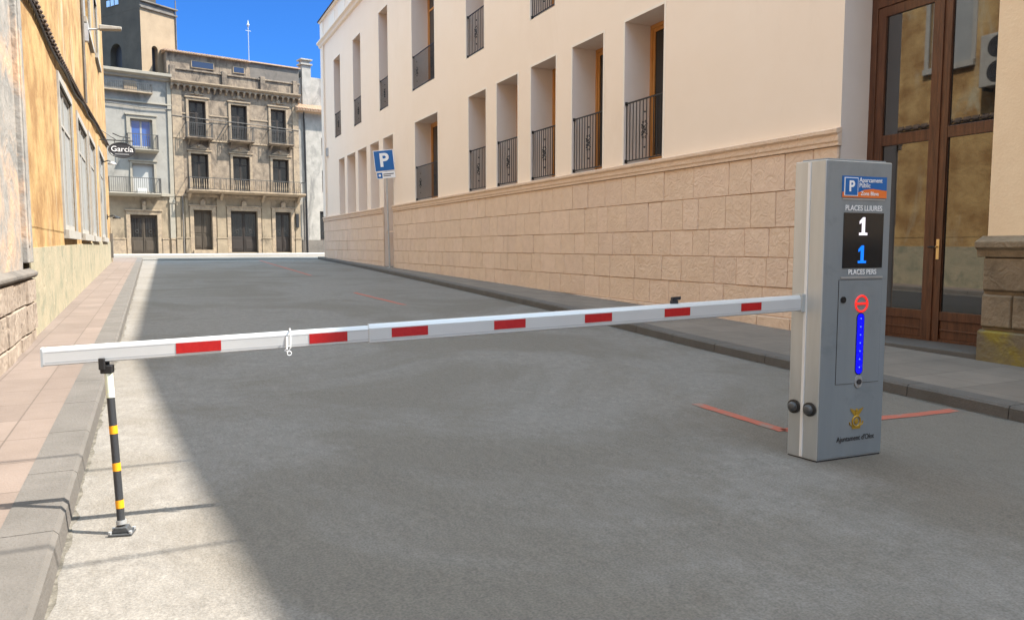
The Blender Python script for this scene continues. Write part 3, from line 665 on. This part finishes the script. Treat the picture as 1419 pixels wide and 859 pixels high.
for a, c, z0, z1 in ((1.35, 2.75, 13.74, 14.12), (4.15, 4.85, 13.76, 14.1)):
    b = MB(); b.box(a - .06, c + .06, .93, .999, z0 - .06, z1 + .06); o = b.build('attic_window', 'far_trim', bh); b = MB(); b.box(a, c, .92, .93, z0, z1); b.build('glass', 'glass_attic', o)
b = MB()
u = U0 - .1
while u < 5.2: b.tube([(u, .72, 14.60), (u, 3.5, 15.0)], .07, 6); u += .17
b.box(U0 - .1, 5.3, .75, 3.5, 14.55, 14.6); b.box(5.3, 9.0, .85, 6.2, 14.6, 14.68)
b.build('roof', 'tile_roof', bh)
def iron_bal(mb, a, c, z0, z1, d, sp_=.11, slab=True):
    mb.box(a, c, -d - .015, -d + .015, z1 - .04, z1); mb.box(a, c, -d - .012, -d + .012, z0 + .05, z0 + .08)
    for s in (a, c): mb.box(s - .015, s + .015, -d, 0, z1 - .04, z1); mb.box(s - .02, s + .02, -d - .02, -d + .02, z0, z1)
    n_ = int((c - a) / sp_)
    for i in range(1, n_): x_ = a + (c - a) * i / n_; mb.box(x_ - .01, x_ + .01, -d - .01, -d + .01, z0 + .06, z1 - .03)
    for s in (a, c):
        for k in range(1, int(d / sp_)): mb.box(s - .01, s + .01, -k * sp_ - .01, -k * sp_ + .01, z0 + .06, z1 - .03)
for (a, c) in ((.5, 2.2), (3.3, 4.98), (6.1, 7.85)):
    b = MB(); b.prism([(0, 8.66), (-.5, 8.72), (-.58, 8.78), (-.58, 8.84), (0, 8.84)], 'x', a, c)
    for u in (a + .2, c - .2): b.prism([(0, 8.3), (-.12, 8.45), (-.42, 8.7), (0, 8.7)], 'x', u - .06, u + .06)
    o = b.build('balcony', 'far_brown', bh, bevel=.01); k = MB(); iron_bal(k, a + .03, c - .03, 8.84, 9.78, .54); k.build('balcony_railing', 'iron_far', o)
b = MB(); b.prism([(0, 5.1), (-.7, 5.16), (-.82, 5.24), (-.82, 5.34), (0, 5.34)], 'x', .45, 8.55)
for u in (.6, 2.7, 5.6, 8.2): b.prism([(0, 4.6), (-.14, 4.75), (-.6, 5.14), (0, 5.14)], 'x', u - .09, u + .09)
o = b.build('balcony', 'far_trim', bh, bevel=.015)
k = MB(); iron_bal(k, .5, 8.5, 5.34, 6.16, .78, .4)
k.build('balcony_railing', 'iron_far', o)
k = MB()
for a, c in ((.62, 2.25), (3.25, 5.0), (6.0, 8.35), (2.4, 3.1), (5.15, 5.85)):
    n_ = int((c - a) / .15)
    for i in range(n_):
        x_ = a + .15 * i + .07; k.tube([(x_, -.74, 5.36), (x_, -.74, 5.5), (x_, -.74, 5.62), (x_, -.74, 5.85), (x_, -.74, 6.06)], [.03, .028, .045, .022, .03], 6)
k.build('baluster', 'far_trim', o, smooth=True)
for u, zt in ((-.2, 11.8), (8.3, 5.0)):
    b = MB(); b.tube([(u + .38, -.12, 4.9 if u < 0 else 4.9), (u + .38, -.12, 1.0)], .05); b.build('downpipe', 'far_dark', bh, smooth=True)
b = MB(); b.box(8.0, 8.2, -.2, -.02, 2.9, 3.9); b.build('meter_box', 'iron', bh)
b = MB(); b.tube([(U0, -.06, 10.2), (2, -.09, 10.12), (4, -.08, 10.1), (6, -.09, 10.05), (8.4, -.07, 9.95)], .02, 5); b.tube([(2.6, -.1, 8.9), (2.9, -.1, 9.4), (3.25, -.1, 10.0)], .03, 5); b.build('wall_cable', 'iron_far', bh)
an = thing('rooftop_antenna', 'thin antenna mast with a small head rising from the brown townhouse roof', 'antenna', FW(5.42, 1.5, 14.6), FA)
b = MB(); b.tube([(0, 0, -.02), (0, 0, 2.6)], .03, 6); b.box(-.14, .14, -.14, .14, -.02, .06); b.build('mast', 'galvanised', an)
b = MB(); b.tube([(0, 0, 2.6), (0, 0, 2.72), (0, 0, 2.8), (0, 0, 3.05)], [.06, .1, .06, .015], 8); b.box(-.2, .2, -.015, .015, 2.3, 2.33); b.build('antenna_head', 'galvanised', an)
# grey house left
gh = thing('grey_townhouse', 'pale grey townhouse with blue glazed balcony window beside the brown townhouse', 'building', FW(-9.0, .05, 0), FA)
q = 9.0
b = MB(); hs = [(q - 2.83, q - 1.5, 7.9, 9.75, .25), (q - 2.8, q - 1.5, 5.08, 6.9, .25)]
wall(b, 0, q - .275, 4.9, 12.65, hs); shell(b, 0, q - .275, .6, 12.65, 9); b.cur = 1; wall(b, 0, q - .275, .6, 4.9, [(q - 3.05, q - 1.42, 1.0, 3.58, .25)]); b.build('wall', ['far_grey', 'far_brown_base'], gh)
window(gh, q - 2.83, q - 1.5, 7.9, 9.75, .2, 'white_trim', 'glass_blue', 2, (), .06, .05)
window(gh, q - 2.8, q - 1.5, 5.08, 6.9, .2, 'white_trim', 'shutter_white', 1, (), .05, .03)
wood_door(gh, q - 3.05, q - 1.42, 1.0, 3.58, .2, 'wood_old', True)
b = MB()
surround(b, q - 2.83, q - 1.5, 7.75, 9.75, .22, .08); surround(b, q - 2.8, q - 1.5, 5.0, 6.9, .14, .06); 
b.box(0, q - .28, -.09, 0, 10.78, 10.88); b.box(0, q - .28, -.12, .01, 4.82, 5.0)
b.build('window_surrounds', 'far_grey_trim', gh, bevel=.01)
b = MB(); surround(b, q - 3.05, q - 1.42, .8, 3.58, .25, .09, True); b.box(q - 2.32, q - 2.12, -.16, 0, 3.83, 4.5); b.sphere((q - 2.22, -.18, 4.35), .12, 6, (1, .5, 1))
for a, c in ((q - 4.6, q - 3.35), (q - 1.15, q - .75), (q - .6, q - .3)): b.box(a, c, -.12, 0, .7, 2.0); b.box(a - .02, c + .02, -.15, 0, 1.98, 2.06)
b.build('door_surround', 'far_trim', gh, bevel=.015)
b = MB(); b.box(q - .62, q - .3, -.10, 0, 2.06, 4.82); b.box(q - .55, q - .3, -.08, 0, 5.0, 12.3); b.box(q - .66, q - .28, -.14, 0, 4.4, 4.6); b.build('pilaster', 'far_grey_trim', gh, bevel=.01)
b = MB(); b.prism([(0, 12.3), (-.15, 12.36), (-.2, 12.5), (-.42, 12.6), (-.42, 12.78), (0, 12.85)], 'x', 0, q - .28); b.build('cornice', 'far_grey_trim', gh, bevel=.01)
b = MB(); b.box(q - 3.1, q - 2.35, -.06, 0, 11.5, 12.15); b.box(0, q - 1.45, -.35, 0, 11.38, 11.46); b.build('top_panel', 'far_trim', gh, bevel=.01)
k = MB(); iron_bal(k, .2, q - 1.5, 11.46, 12.0, .33, .12); k.build('top_railing', 'iron_far', gh)
for (a, c, z0, z1, d) in ((q - 3.1, q - 1.25, 7.78, 8.75, .5), (q - 4.3, q - 1.2, 4.95, 5.95, .6)):
    b = MB(); b.prism([(0, z0 - .2), (-d, z0 - .12), (-d - .06, z0 - .05), (-d - .06, z0), (0, z0)], 'x', a, c); o = b.build('balcony', 'far_grey_trim', gh, bevel=.01)
    k = MB(); iron_bal(k, a + .03, c - .03, z0, z1, d, .12); k.build('balcony_railing', 'iron_far', o)
b = MB(); b.box(-.28, .28, -.18, .18, 0, .32); b.build('storage_box', 'cardboard', None, bevel=.02)
o = bpy.data.objects['storage_box']; o.location = FW(-2.35, -.3, 4.952); o.rotation_euler = (0, 0, FA); tag(o, 'small white box on the lower balcony of the grey townhouse', 'box')
b = MB(); b.tube([(0, -.1, 10.6), (3, -.1, 10.55), (q - 4, -.12, 10.62), (q - 2, -.1, 10.5), (q - .3, -.1, 10.55)], .03, 5); b.build('wall_cable', 'iron_far', gh)
# tower behind the grey house
def arched(mb, x0, x1, z0, z1, arches, depth, mi_in=None):
    hs = [(a, c, p, qz + (c - a) / 2, depth) for a, c, p, qz in arches]
    wall(mb, x0, x1, z0, z1, hs, depth)
    for a, c, p, qz in arches:
        r = (c - a) / 2; m_ = (a + c) / 2; n_ = 10
        for k in range(n_):
            t0, t1 = math.pi * k / n_, math.pi * (k + 1) / n_
            A = (m_ - r * math.cos(t0), qz + r * math.sin(t0)); B = (m_ - r * math.cos(t1), qz + r * math.sin(t1))
            mb.quad((A[0], 0, A[1]), (B[0], 0, B[1]), (B[0], 0, qz + r), (A[0], 0, qz + r)); mb.quad((A[0], 0, A[1]), (B[0], 0, B[1]), (B[0], depth, B[1]), (A[0], depth, A[1]))
        if mi_in is not None: mb.cur = mi_in
        mb.quad((a, depth, p), (c, depth, p), (c, depth, qz + r), (a, depth, qz + r)); mb.cur = 0  # dark back sheet paints the shade inside the arch
TD = math.atan2(.557, .83)
tp = FW(-1.72, 1.3, 12.5)
tw = thing('tower', 'square rooftop tower with dark left side and sunlit arched openings behind the grey townhouse', 'tower', tp, TD)
H = 4.7; TW = 2.6
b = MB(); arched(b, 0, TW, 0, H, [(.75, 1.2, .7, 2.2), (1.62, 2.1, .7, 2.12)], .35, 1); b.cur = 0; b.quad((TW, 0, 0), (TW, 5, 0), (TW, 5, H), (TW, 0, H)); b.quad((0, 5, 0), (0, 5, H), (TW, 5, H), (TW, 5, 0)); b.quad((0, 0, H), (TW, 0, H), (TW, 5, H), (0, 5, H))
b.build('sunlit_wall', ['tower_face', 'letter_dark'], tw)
b = MB()   # the side in the darker wall colour, built in its own frame and turned 90 degrees
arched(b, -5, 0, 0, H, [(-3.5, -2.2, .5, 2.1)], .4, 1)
b.build('dark_wall', ['tower_dark', 'letter_dark'], tw, rot=(0, 0, -math.pi / 2))
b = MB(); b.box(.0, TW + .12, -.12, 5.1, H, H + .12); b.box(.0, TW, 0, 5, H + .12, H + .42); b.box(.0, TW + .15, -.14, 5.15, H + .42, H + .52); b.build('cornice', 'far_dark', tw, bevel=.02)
b = MB(); b.box(-.006, 1.2, .012, 5.0, H, 6.6); b.build('upper_block', 'tower_dark', tw)
b = MB(); b.tube([(TW, -.05, 1), (TW, -.08, H + 1.1)], .04, 6); b.build('mast', 'far_dark', tw)
for k in range(3): b = MB(); b.box(-.05, .0, 2.3 + k * .48, 2.66 + k * .48, 5.25, 5.65); b.build('window', 'sky_pane', tw)  # sky showing through small openings, painted as pale blue panes
# white house at the right of the brown one
wh = thing('white_house', 'whitish house with tiled eave, dark drainpipe and square chimney behind the peach building', 'building', FW(8.42, .05, 0), FA)
b = MB(); wall(b, 0, 8, .6, 11.3, [(1.52, 2.6, 1.0, 4.15, .3), (1.75, 2.5, 5.6, 7.2, .25), (1.75, 2.5, 8.3, 9.6, .25)]); shell(b, 0, 8, .6, 11.3, 8); b.build('wall', 'far_white', wh)
b = MB(); b.box(0, 8, -.03, 0, .6, 2.0); b.build('plinth', 'far_dark', wh)
b = MB(); b.prism([(.0, 11.3), (-.55, 11.38), (-.55, 11.46), (1.2, 12.05), (1.2, 11.3)], 'x', -.25, 8)
u = -.2
while u < 8: b.tube([(u, -.62, 11.50), (u, 1.2, 12.12)], .07, 6); u += .2
b.build('roof', 'tile_roof', wh)
b = MB(); b.box(0, 6, 1.2, 6, 11.3, 13.7); b.prism([(0, 13.702), (.9, 14.2), (3, 14.2), (6, 13.702)], 'y', 1.2, 6); b.build('upper_storey', 'far_white', wh)
b = MB(); b.box(.75, 1.45, 1.0, 1.7, 11.9, 15.0); b.box(.65, 1.55, .9, 1.8, 15.0, 15.12); b.box(.8, 1.4, 1.05, 1.65, 15.12, 15.35); b.box(.65, 1.55, .9, 1.8, 15.35, 15.45); b.build('chimney', 'far_white', wh, bevel=.01)
b = MB(); b.tube([(.25, -.45, 11.25), (.35, -.15, 10.9), (.42, -.1, 10.2), (.46, -.1, 1.0)], .065, 8); b.build('drainpipe', 'iron', wh, smooth=True)
window(wh, 1.75, 2.5, 5.6, 7.2, .22, 'wood_dark', 'glass_dark'); window(wh, 1.75, 2.5, 8.3, 9.6, .22, 'wood_dark', 'glass_dark'); wood_door(wh, 1.52, 2.6, 1.0, 4.15, .25, 'wood_dark', True)
# ------------------------------------------------------------------ hanging shop sign
hs_ = thing('hanging_sign', 'dark oval shop sign with white lettering hanging from a bracket on the orange house corner', 'sign', (-1.77, 33, 5.18))
b = MB(); n = 40; pts = [(.74 + .47 * math.cos(2 * math.pi * k / n), .30 * math.sin(2 * math.pi * k / n)) for k in range(n)]; b.prism(pts, 'y', -.04, .04); b.build('plate', 'sign_oval', hs_, bevel=.008)
b = MB(); vs = []
pts = [(.74 + .44 * math.cos(2 * math.pi * k / n), -.045, .27 * math.sin(2 * math.pi * k / n)) for k in range(n + 1)]; b.tube(pts, .008, 5); b.build('rim', 'grey_plastic', hs_)
b = MB(); b.tube([(-.05, 0, .36), (1.15, 0, .36)], .02, 6); b.tube([(-.05, 0, .8), (.55, 0, .38)], .015, 6); b.tube([(.5, 0, .36), (.5, 0, .25)], .01); b.tube([(1.0, 0, .36), (1.0, 0, .25)], .01); b.tube([(.45, 0, .62), (.7, -.1, .5), (1.05, -.1, .46)], .02, 5); b.build('bracket', 'iron', hs_)
text('García', .29, 'letter_white', hs_, (.75, -.043, .03), (R(90), 0, 0), .003, off=.0)
b = MB(); b.box(.5, .98, -.046, -.041, -.17, -.14); b.build('underline', 'galvanised', hs_)
# ------------------------------------------------------------------ parking sign
ps = thing('parking_sign', 'blue square parking sign above a small white plate on a grey pole by the wall', 'traffic sign', (8.62, 30.1, G * 30 + .127), -R(22))
b = MB(); b.tube([(0, 0, 0), (-.09, 0, 3.95)], .035, 10); b.build('pole', 'galvanised', ps, smooth=True)
b = MB(); b.tube([(0, 0, 0), (0, 0, .02)], .09, 12); b.build('base_plate', 'galvanised', ps)
pl = MB(); pl.box(-.40, .40, -.05, -.03, -.42, .42); o = pl.build('plate', 'letter_white', ps, bevel=.006, loc=(-.17, 0, 4.3), rot=(0, -R(6), 0))
b = MB(); b.box(-.375, .375, -.056, -.05, -.395, .395); b.build('blue_field', 'sign_blue', o)
text('P', .74, 'letter_white', o, (0, -.058, .0), (R(90), 0, 0), .002, off=.022)
pl = MB(); pl.box(-.37, .37, -.05, -.03, -.13, .13); o = pl.build('small_plate', 'letter_white', ps, bevel=.006, loc=(-.10, 0, 3.73), rot=(0, -R(6), 0))
b = MB(); b.box(-.35, -.14, -.054, -.05, -.11, .11); b.build('blue_field', 'sign_blue', o)
b = MB(); b.tube([(-.245, -.057, 0), (-.245, -.053, 0)], .05, 10); b.build('symbol', 'letter_white', o)
b = MB(); b.box(-.10, .32, -.054, -.05, .02, .055); b.box(-.10, .2, -.054, -.05, -.05, -.02); b.build('lettering', 'letter_dark', o)
b = MB(); b.tube([(.2, -.0, 4.2), (.38, .0, 4.22)], .015); b.sphere((.4, 0, 4.22), .035, 5); b.build('clamp', 'galvanised', ps)
# ------------------------------------------------------------------ parking barrier
bz = zg(3.95, 3.7) - .005
pb = thing('parking_barrier', 'brushed steel parking barrier cabinet with a lowered white arm striped in red', 'barrier', (3.95, 3.63, bz), 0)
def rel(x, y, z=0): return (x - 3.95, y - 3.63, z)
Hh = 2.005
foot = [(3.95, 3.63), (4.53, 3.605), (4.545, 3.835), (3.918, 3.86)]
fp = [(x - 3.95, y - 3.63) for x, y in foot]
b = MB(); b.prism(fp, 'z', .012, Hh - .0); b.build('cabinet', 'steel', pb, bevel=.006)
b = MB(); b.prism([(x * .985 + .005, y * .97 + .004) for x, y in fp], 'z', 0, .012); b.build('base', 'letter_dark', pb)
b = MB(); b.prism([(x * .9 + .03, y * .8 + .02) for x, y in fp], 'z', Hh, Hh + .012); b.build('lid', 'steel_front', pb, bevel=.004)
ang = math.atan2(-.025, .58)
fr = bpy.data.objects.new('front_panel_frame', None)
bpy.data.objects.remove(fr)
# front panel frame: local x along the front, y into the cabinet, origin at the near left bottom corner
FW_ = math.hypot(.58, .025)
def front(mb, name, m, parent=None, **k):
    o = mb.build(name, m, parent or pb, **k); 
    if parent is None: o.rotation_euler = (0, 0, ang)
    return o
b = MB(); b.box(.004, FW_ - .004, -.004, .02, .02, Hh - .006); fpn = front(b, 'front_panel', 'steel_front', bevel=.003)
yf = -.004
b = MB(); b.box(.135, .525, yf - .002, yf, .52, 1.222); b.build('access_door_gap', 'letter_dark', fpn)
b = MB(); b.box(.138, .522, yf - .004, yf, .523, 1.219); b.build('access_door', 'steel_front', fpn)
# sign strip on top
b = MB(); b.box(.135, .53, yf - .004, yf, 1.765, 1.905); sp_ = b.build('sign_plate', 'sign_blue', fpn)
b = MB(); b.quad((.135, yf - .0055, 1.765), (.53, yf - .0055, 1.765), (.53, yf - .0055, 1.815), (.40, yf - .0055, 1.825), (.33, yf - .0055, 1.818), (.28, yf - .0055, 1.80), (.135, yf - .0055, 1.80)); b.build('orange_band', 'sign_orange', sp_)
b = MB(); b.box(.15, .268, yf - .009, yf - .004, 1.775, 1.895); pz = b.build('parking_plate', 'letter_white', sp_)
b = MB(); b.box(.155, .263, yf - .0105, yf - .009, 1.78, 1.89); b.build('blue_field', 'sign_blue', pz)
rf = (R(90), 0, 0)
text('P', .098, 'letter_white', pz, (.209, yf - .012, 1.835), rf, .0008, off=.0025)
text('Aparcament', .042, 'letter_white', sp_, (.28, yf - .006, 1.880), rf, .0005, 'LEFT', off=.0004)
text('Públic', .042, 'letter_white', sp_, (.28, yf - .006, 1.845), rf, .0005, 'LEFT', off=.0004)
text('Zona Blava', .036, 'letter_white', sp_, (.295, yf - .007, 1.792), rf, .0005, 'LEFT', off=.0004)
b = MB(); b.box(.145, .52, yf - .004, yf, 1.750, 1.758); b.build('sign_underline', 'galvanised', fpn)
text('PLACES LLIURES', .050, 'letter_white', fpn, (.333, yf - .003, 1.695), rf, .0006, sx=.93, off=.0006)
b = MB(); b.box(.16, .515, yf - .004, yf, 1.30, 1.665); ds = b.build('display', 'black_gloss', fpn)
def one(cx_, zb, m):
    b = MB(); h_ = .118; t = .013
    b.prism([(cx_ - t, zb + .016), (cx_ + t, zb + .016), (cx_ + t, zb + h_), (cx_ - t * .4, zb + h_), (cx_ - .034, zb + h_ - .026), (cx_ - .034, zb + h_ - .044), (cx_ - t, zb + h_ - .032)], 'y', yf - .0062, yf - .004)
    b.box(cx_ - .036, cx_ + .036, yf - .0062, yf - .004, zb, zb + .016)
    b.build('digit', m, ds)
one(.332, 1.518, 'digit_white'); one(.330, 1.332, 'digit_blue')
text('PLACES PERS', .048, 'letter_white', fpn, (.340, yf - .003, 1.272), rf, .0008, sx=.93, off=.0006)
# keep the lower words clear above the door panel
b = MB(); b.box(.15, .525, yf - .0045, yf - .001, 1.231, 1.243); b.build('grey_stripe', 'galvanised', fpn)
# camera eye, red ring, blue led slot, lock
b = MB(); b.tube([(.175, yf - .012, 1.09), (.175, yf, 1.09)], .022, 16); b.build('camera_eye', 'black_gloss', fpn, smooth=True)
b = MB(); b.ring((.340, yf - .006, 1.060), .053, .007, 'y', 36); b.box(.292, .388, yf - .010, yf - .003, 1.053, 1.068); b.build('entry_ring', 'led_red', fpn, smooth=True)
b = MB()
def slot(mb, x0, x1, z0, z1, y0, y1):
    r = (x1 - x0) / 2; m_ = (x0 + x1) / 2
    pts = [(m_ + r * math.cos(a), z1 - r + r * math.sin(a)) for a in [math.pi * k / 8 for k in range(9)]] + [(m_ + r * math.cos(a), z0 + r + r * math.sin(a)) for a in [math.pi + math.pi * k / 8 for k in range(9)]]
    mb.prism(pts, 'y', y0, y1)
slot(b, .302, .374, .575, 1.0, yf - .005, yf); b.build('slot_surround', 'black_gloss', fpn)
b = MB(); slot(b, .309, .367, .583, .993, yf - .009, yf - .004); lp = b.build('light_strip', 'led_blue', fpn)
b = MB()
for k in range(7): b.tube([(.338, yf - .0105, .63 + k * .055), (.338, yf - .009, .63 + k * .055)], .0045, 8)
b.build('light_dots', 'led_dot', lp)
b = MB(); slot(b, .306, .372, .487, .575, yf - .008, yf - .003); lk = b.build('lock_plate', 'galvanised', fpn, bevel=.002)
b = MB(); b.tube([(.339, yf - .016, .53), (.339, yf - .006, .53)], .019, 14); b.box(.334, .344, yf - .0175, yf - .016, .515, .53); b.build('keyhole', 'letter_dark', lk)
# town crest and words
b = MB(); cx_ = .337; cz = .285; yy = yf - .003
b.ring((cx_, yy, cz - .028), .036, .006, 'y', 20); b.sphere((cx_, yy, cz - .028), .019, 6, (1, .2, 1.1))
for s in (-1, 1):
    b.add([(cx_, yy, cz + .028), (cx_ + s * .02, yy, cz + .052), (cx_ + s * .062, yy, cz + .066), (cx_ + s * .052, yy, cz + .048), (cx_ + s * .03, yy, cz + .022), (cx_ + s * .012, yy, cz + .0)], [(0, 1, 2, 3, 4, 5)])
    b.tube([(cx_ + s * .03, yy, cz - .06), (cx_ + s * .056, yy, cz - .048), (cx_ + s * .060, yy, cz - .03)], .005, 5)
b.sphere((cx_, yy, cz + .048), .011, 5, (1, .4, 1.2)); b.box(cx_ - .012, cx_ + .012, yy - .002, yy + .002, cz + .0, cz + .04); b.box(cx_ - .036, cx_ + .036, yy - .002, yy + .002, cz - .078, cz - .064)
b.build('crest', 'gold', fpn)
text("Ajuntament d'Olot", .052, 'letter_dark', fpn, (.335, yf - .003, .142), rf, .0006, sx=.86, off=.0003)
# side: light strip and round buttons, local side frame from near corner backwards
sA = Vector((-.032, .23)).normalized(); sN = Vector((-sA.y, sA.x))
def side(t, out, z): return (sA.x * t + sN.x * out, sA.y * t + sN.y * out, z)
b = MB(); t0, t1 = .112, .132
b.add([side(t0, -.002, .02), side(t1, -.002, .02), side(t1, -.002, Hh - .01), side(t0, -.002, Hh - .01), side(t0, .006, .02), side(t1, .006, .02), side(t1, .006, Hh - .01), side(t0, .006, Hh - .01)],
      [(0, 3, 2, 1), (4, 5, 6, 7), (0, 1, 5, 4), (1, 2, 6, 5), (2, 3, 7, 6), (3, 0, 4, 7)]); b.build('edge_strip', 'strip_light', pb)
for t, z in ((.062, .355), (.185, .355)):
    b = MB(); b.tube([side(t, -.002, z), side(t, .012, z), side(t, .016, z)], [.047, .047, .038], 20); b.build('sensor_rim', 'black_rubber', pb, smooth=True)
    b = MB(); b.tube([side(t, .01, z), side(t, .03, z), side(t, .042, z), side(t, .046, z)], [.034, .032, .022, .008], 20); b.build('sensor', 'grey_plastic', pb, smooth=True)
# the arm
aD = Vector((-4.16, .47, 0)).normalized(); aN = Vector((-aD.y, aD.x, 0)) * -1   # aN points away from / toward camera
if aN.y > 0: aN = -aN
A0 = Vector((3.93, 3.78, 0)) - Vector((3.95, 3.63, bz))
def az(s): return 1.1205 - (s - .12) * (1.1205 - .966) / 4.35
def apt(s, o, dz): v = A0 + aD * s + aN * o; return (v.x, v.y, v.z + az(s) + dz)
def armbox(mb, s0, s1, poly):
    vs = [apt(s0, o, z) for o, z in poly] + [apt(s1, o, z) for o, z in poly]; n_ = len(poly)
    mb.add(vs, [list(range(n_))[::-1], list(range(n_, 2 * n_))] + [[i, (i + 1) % n_, (i + 1) % n_ + n_, i + n_] for i in range(n_)])
h1 = .0525
big = [(.028, -h1 + .006), (.028, h1 - .022), (.018, h1 - .004), (.010, h1), (-.020, h1), (-.028, h1 - .008), (-.028, -h1 + .006), (-.022, -h1), (.022, -h1)]
h2 = .045
small = [(.022, -h2 + .005), (.022, h2 - .018), (.014, h2 - .003), (.008, h2), (-.015, h2), (-.022, h2 - .008), (-.022, -h2 + .005), (-.017, -h2), (.017, -h2)]
b = MB(); armbox(b, -.03, 2.90, big); arm = b.build('arm', 'arm_white', pb, bevel=.002)
b = MB(); armbox(b, 2.86, 4.47, small); b.build('arm_extension', 'arm_white', arm, bevel=.002)
b = MB(); armbox(b, 2.86, 4.46, [(.0225, -.030), (.0225, -.027), (.020, -.027), (.020, -.030)]); armbox(b, 2.86, 4.46, [(.0225, .020), (.0225, .0225), (.020, .0225), (.020, .020)]); armbox(b, 0, 2.89, [(.0285, -.036), (.0285, -.033), (.026, -.033), (.026, -.036)]); b.build('groove', 'arm_groove', arm)
b = MB(); armbox(b, 4.47, 4.478, [(.024, -.047), (.024, .04), (.0, .047), (-.024, .045), (-.024, -.047)]); b.build('end_cap', 'arm_groove', arm)
for s0, s1, big_ in ((.345, .50, 1), (.88, 1.063, 1), (1.427, 1.607, 1), (1.987, 2.18, 1), (2.57, 2.775, 1), (3.016, 3.217, 0), (3.66, 3.875, 0)):
    o_ = .0285 if big_ else .0225; c0 = .001
    dzz = .0 if big_ else -.003; hh = .0255 if big_ else .0265
    b = MB(); armbox(b, s0, s1, [(o_, dzz - hh), (o_, dzz + hh), (o_ + .0015, dzz + hh), (o_ + .0015, dzz - hh)]); st_ = b.build('reflector', 'reflex_red', arm)
b = MB(); c = Vector(apt(3.315, .0, 0)); 
pts = [apt(3.315, .03, .05), apt(3.315, .034, .01), apt(3.315, .034, -.04), apt(3.33, .034, -.062), apt(3.345, .034, -.055), apt(3.33, .034, -.035), apt(3.315, .034, -.03)]
b.tube(pts, .0032, 6); b.tube([apt(3.335, .036, .02), apt(3.335, .036, -.05)], .004, 6); b.tube([apt(3.315, -.03, .052), apt(3.315, .03, .052)], .005, 6)
b.ring(tuple(Vector(apt(3.322, .036, -.07))), .011, .002, 'y', 16); b.build('pull_pin', 'strip_light', arm, smooth=True)
b = MB(); armbox(b, .955, 1.005, [(.012, h1), (.012, h1 + .02), (-.012, h1 + .02), (-.012, h1)]); b.tube([apt(.98, 0, h1 + .01), apt(.97, .004, h1 + .03)], .006, 6); armbox(b, .94, 1.0, [(.015, h1 + .022), (.018, h1 + .045), (-.01, h1 + .04), (-.012, h1 + .02)]); b.build('spring_clip', 'letter_dark', arm, bevel=.003)
b = MB(); armbox(b, -.01, .03, [(.034, -.06), (.034, .06), (-.034, .06), (-.034, -.06)]); b.build('arm_collar', 'steel', pb, bevel=.004)
# ------------------------------------------------------------------ arm support post
sp = thing('arm_support_post', 'dark grey post with orange bands by the left kerb holding up the barrier arm', 'post', (-.2, 4.16, zg(-.2, 4.16)), R(-14))
topz = .915 - zg(-.2, 4.16)
lean = Vector((-.035, .085)) # top of the post leans under the arm
lean.rotate(Matrix.Rotation(R(14), 2))
def pp(z): t = z / topz; return (lean.x * t, lean.y * t, z)
b = MB(); b.box(-.055, .055, -.04, .04, 0, .012); b.prism([(-.045, .012), (.045, .012), (.028, .042), (-.028, .042)], 'y', -.028, .028); b.build('foot', 'cast_dark', sp, bevel=.005)
b = MB()
for sx in (-.047, .047):
    for sy in (-.03, .03): b.tube([(sx, sy, .012), (sx, sy, .024)], .009, 6)
b.build('bolt', 'galvanised', sp)
b = MB(); b.tube([pp(.05), pp(.07)], .024, 16); b.build('collar', 'galvanised', sp, smooth=True)
b = MB(); b.tube([pp(.05), pp(topz * .78), pp(topz - .01)], .0185, 16); b.build('shaft', 'post_grey', sp, smooth=True)
for z in (.15, .335, .52): 
    b = MB(); b.tube([pp(z - .02), pp(z + .02)], .0195, 16); b.build('reflective_band', 'band_orange', sp, smooth=True)
b = MB(); b.tube([pp(.68), pp(.835)], .0192, 16); b.build('sticker', 'sticker', sp, smooth=True)
b = MB(); b.box(-.03, .024, -.026, .02, topz - .042, topz - .002)
b.box(-.03, -.002, -.046, -.027, topz - .02, topz + .038); b.box(-.03, -.002, .024, .04, topz - .02, topz + .035)
tx, ty = lean.x, lean.y
o = b.build('cradle', 'black_rubber', sp, bevel=.004, loc=(tx, ty, 0))
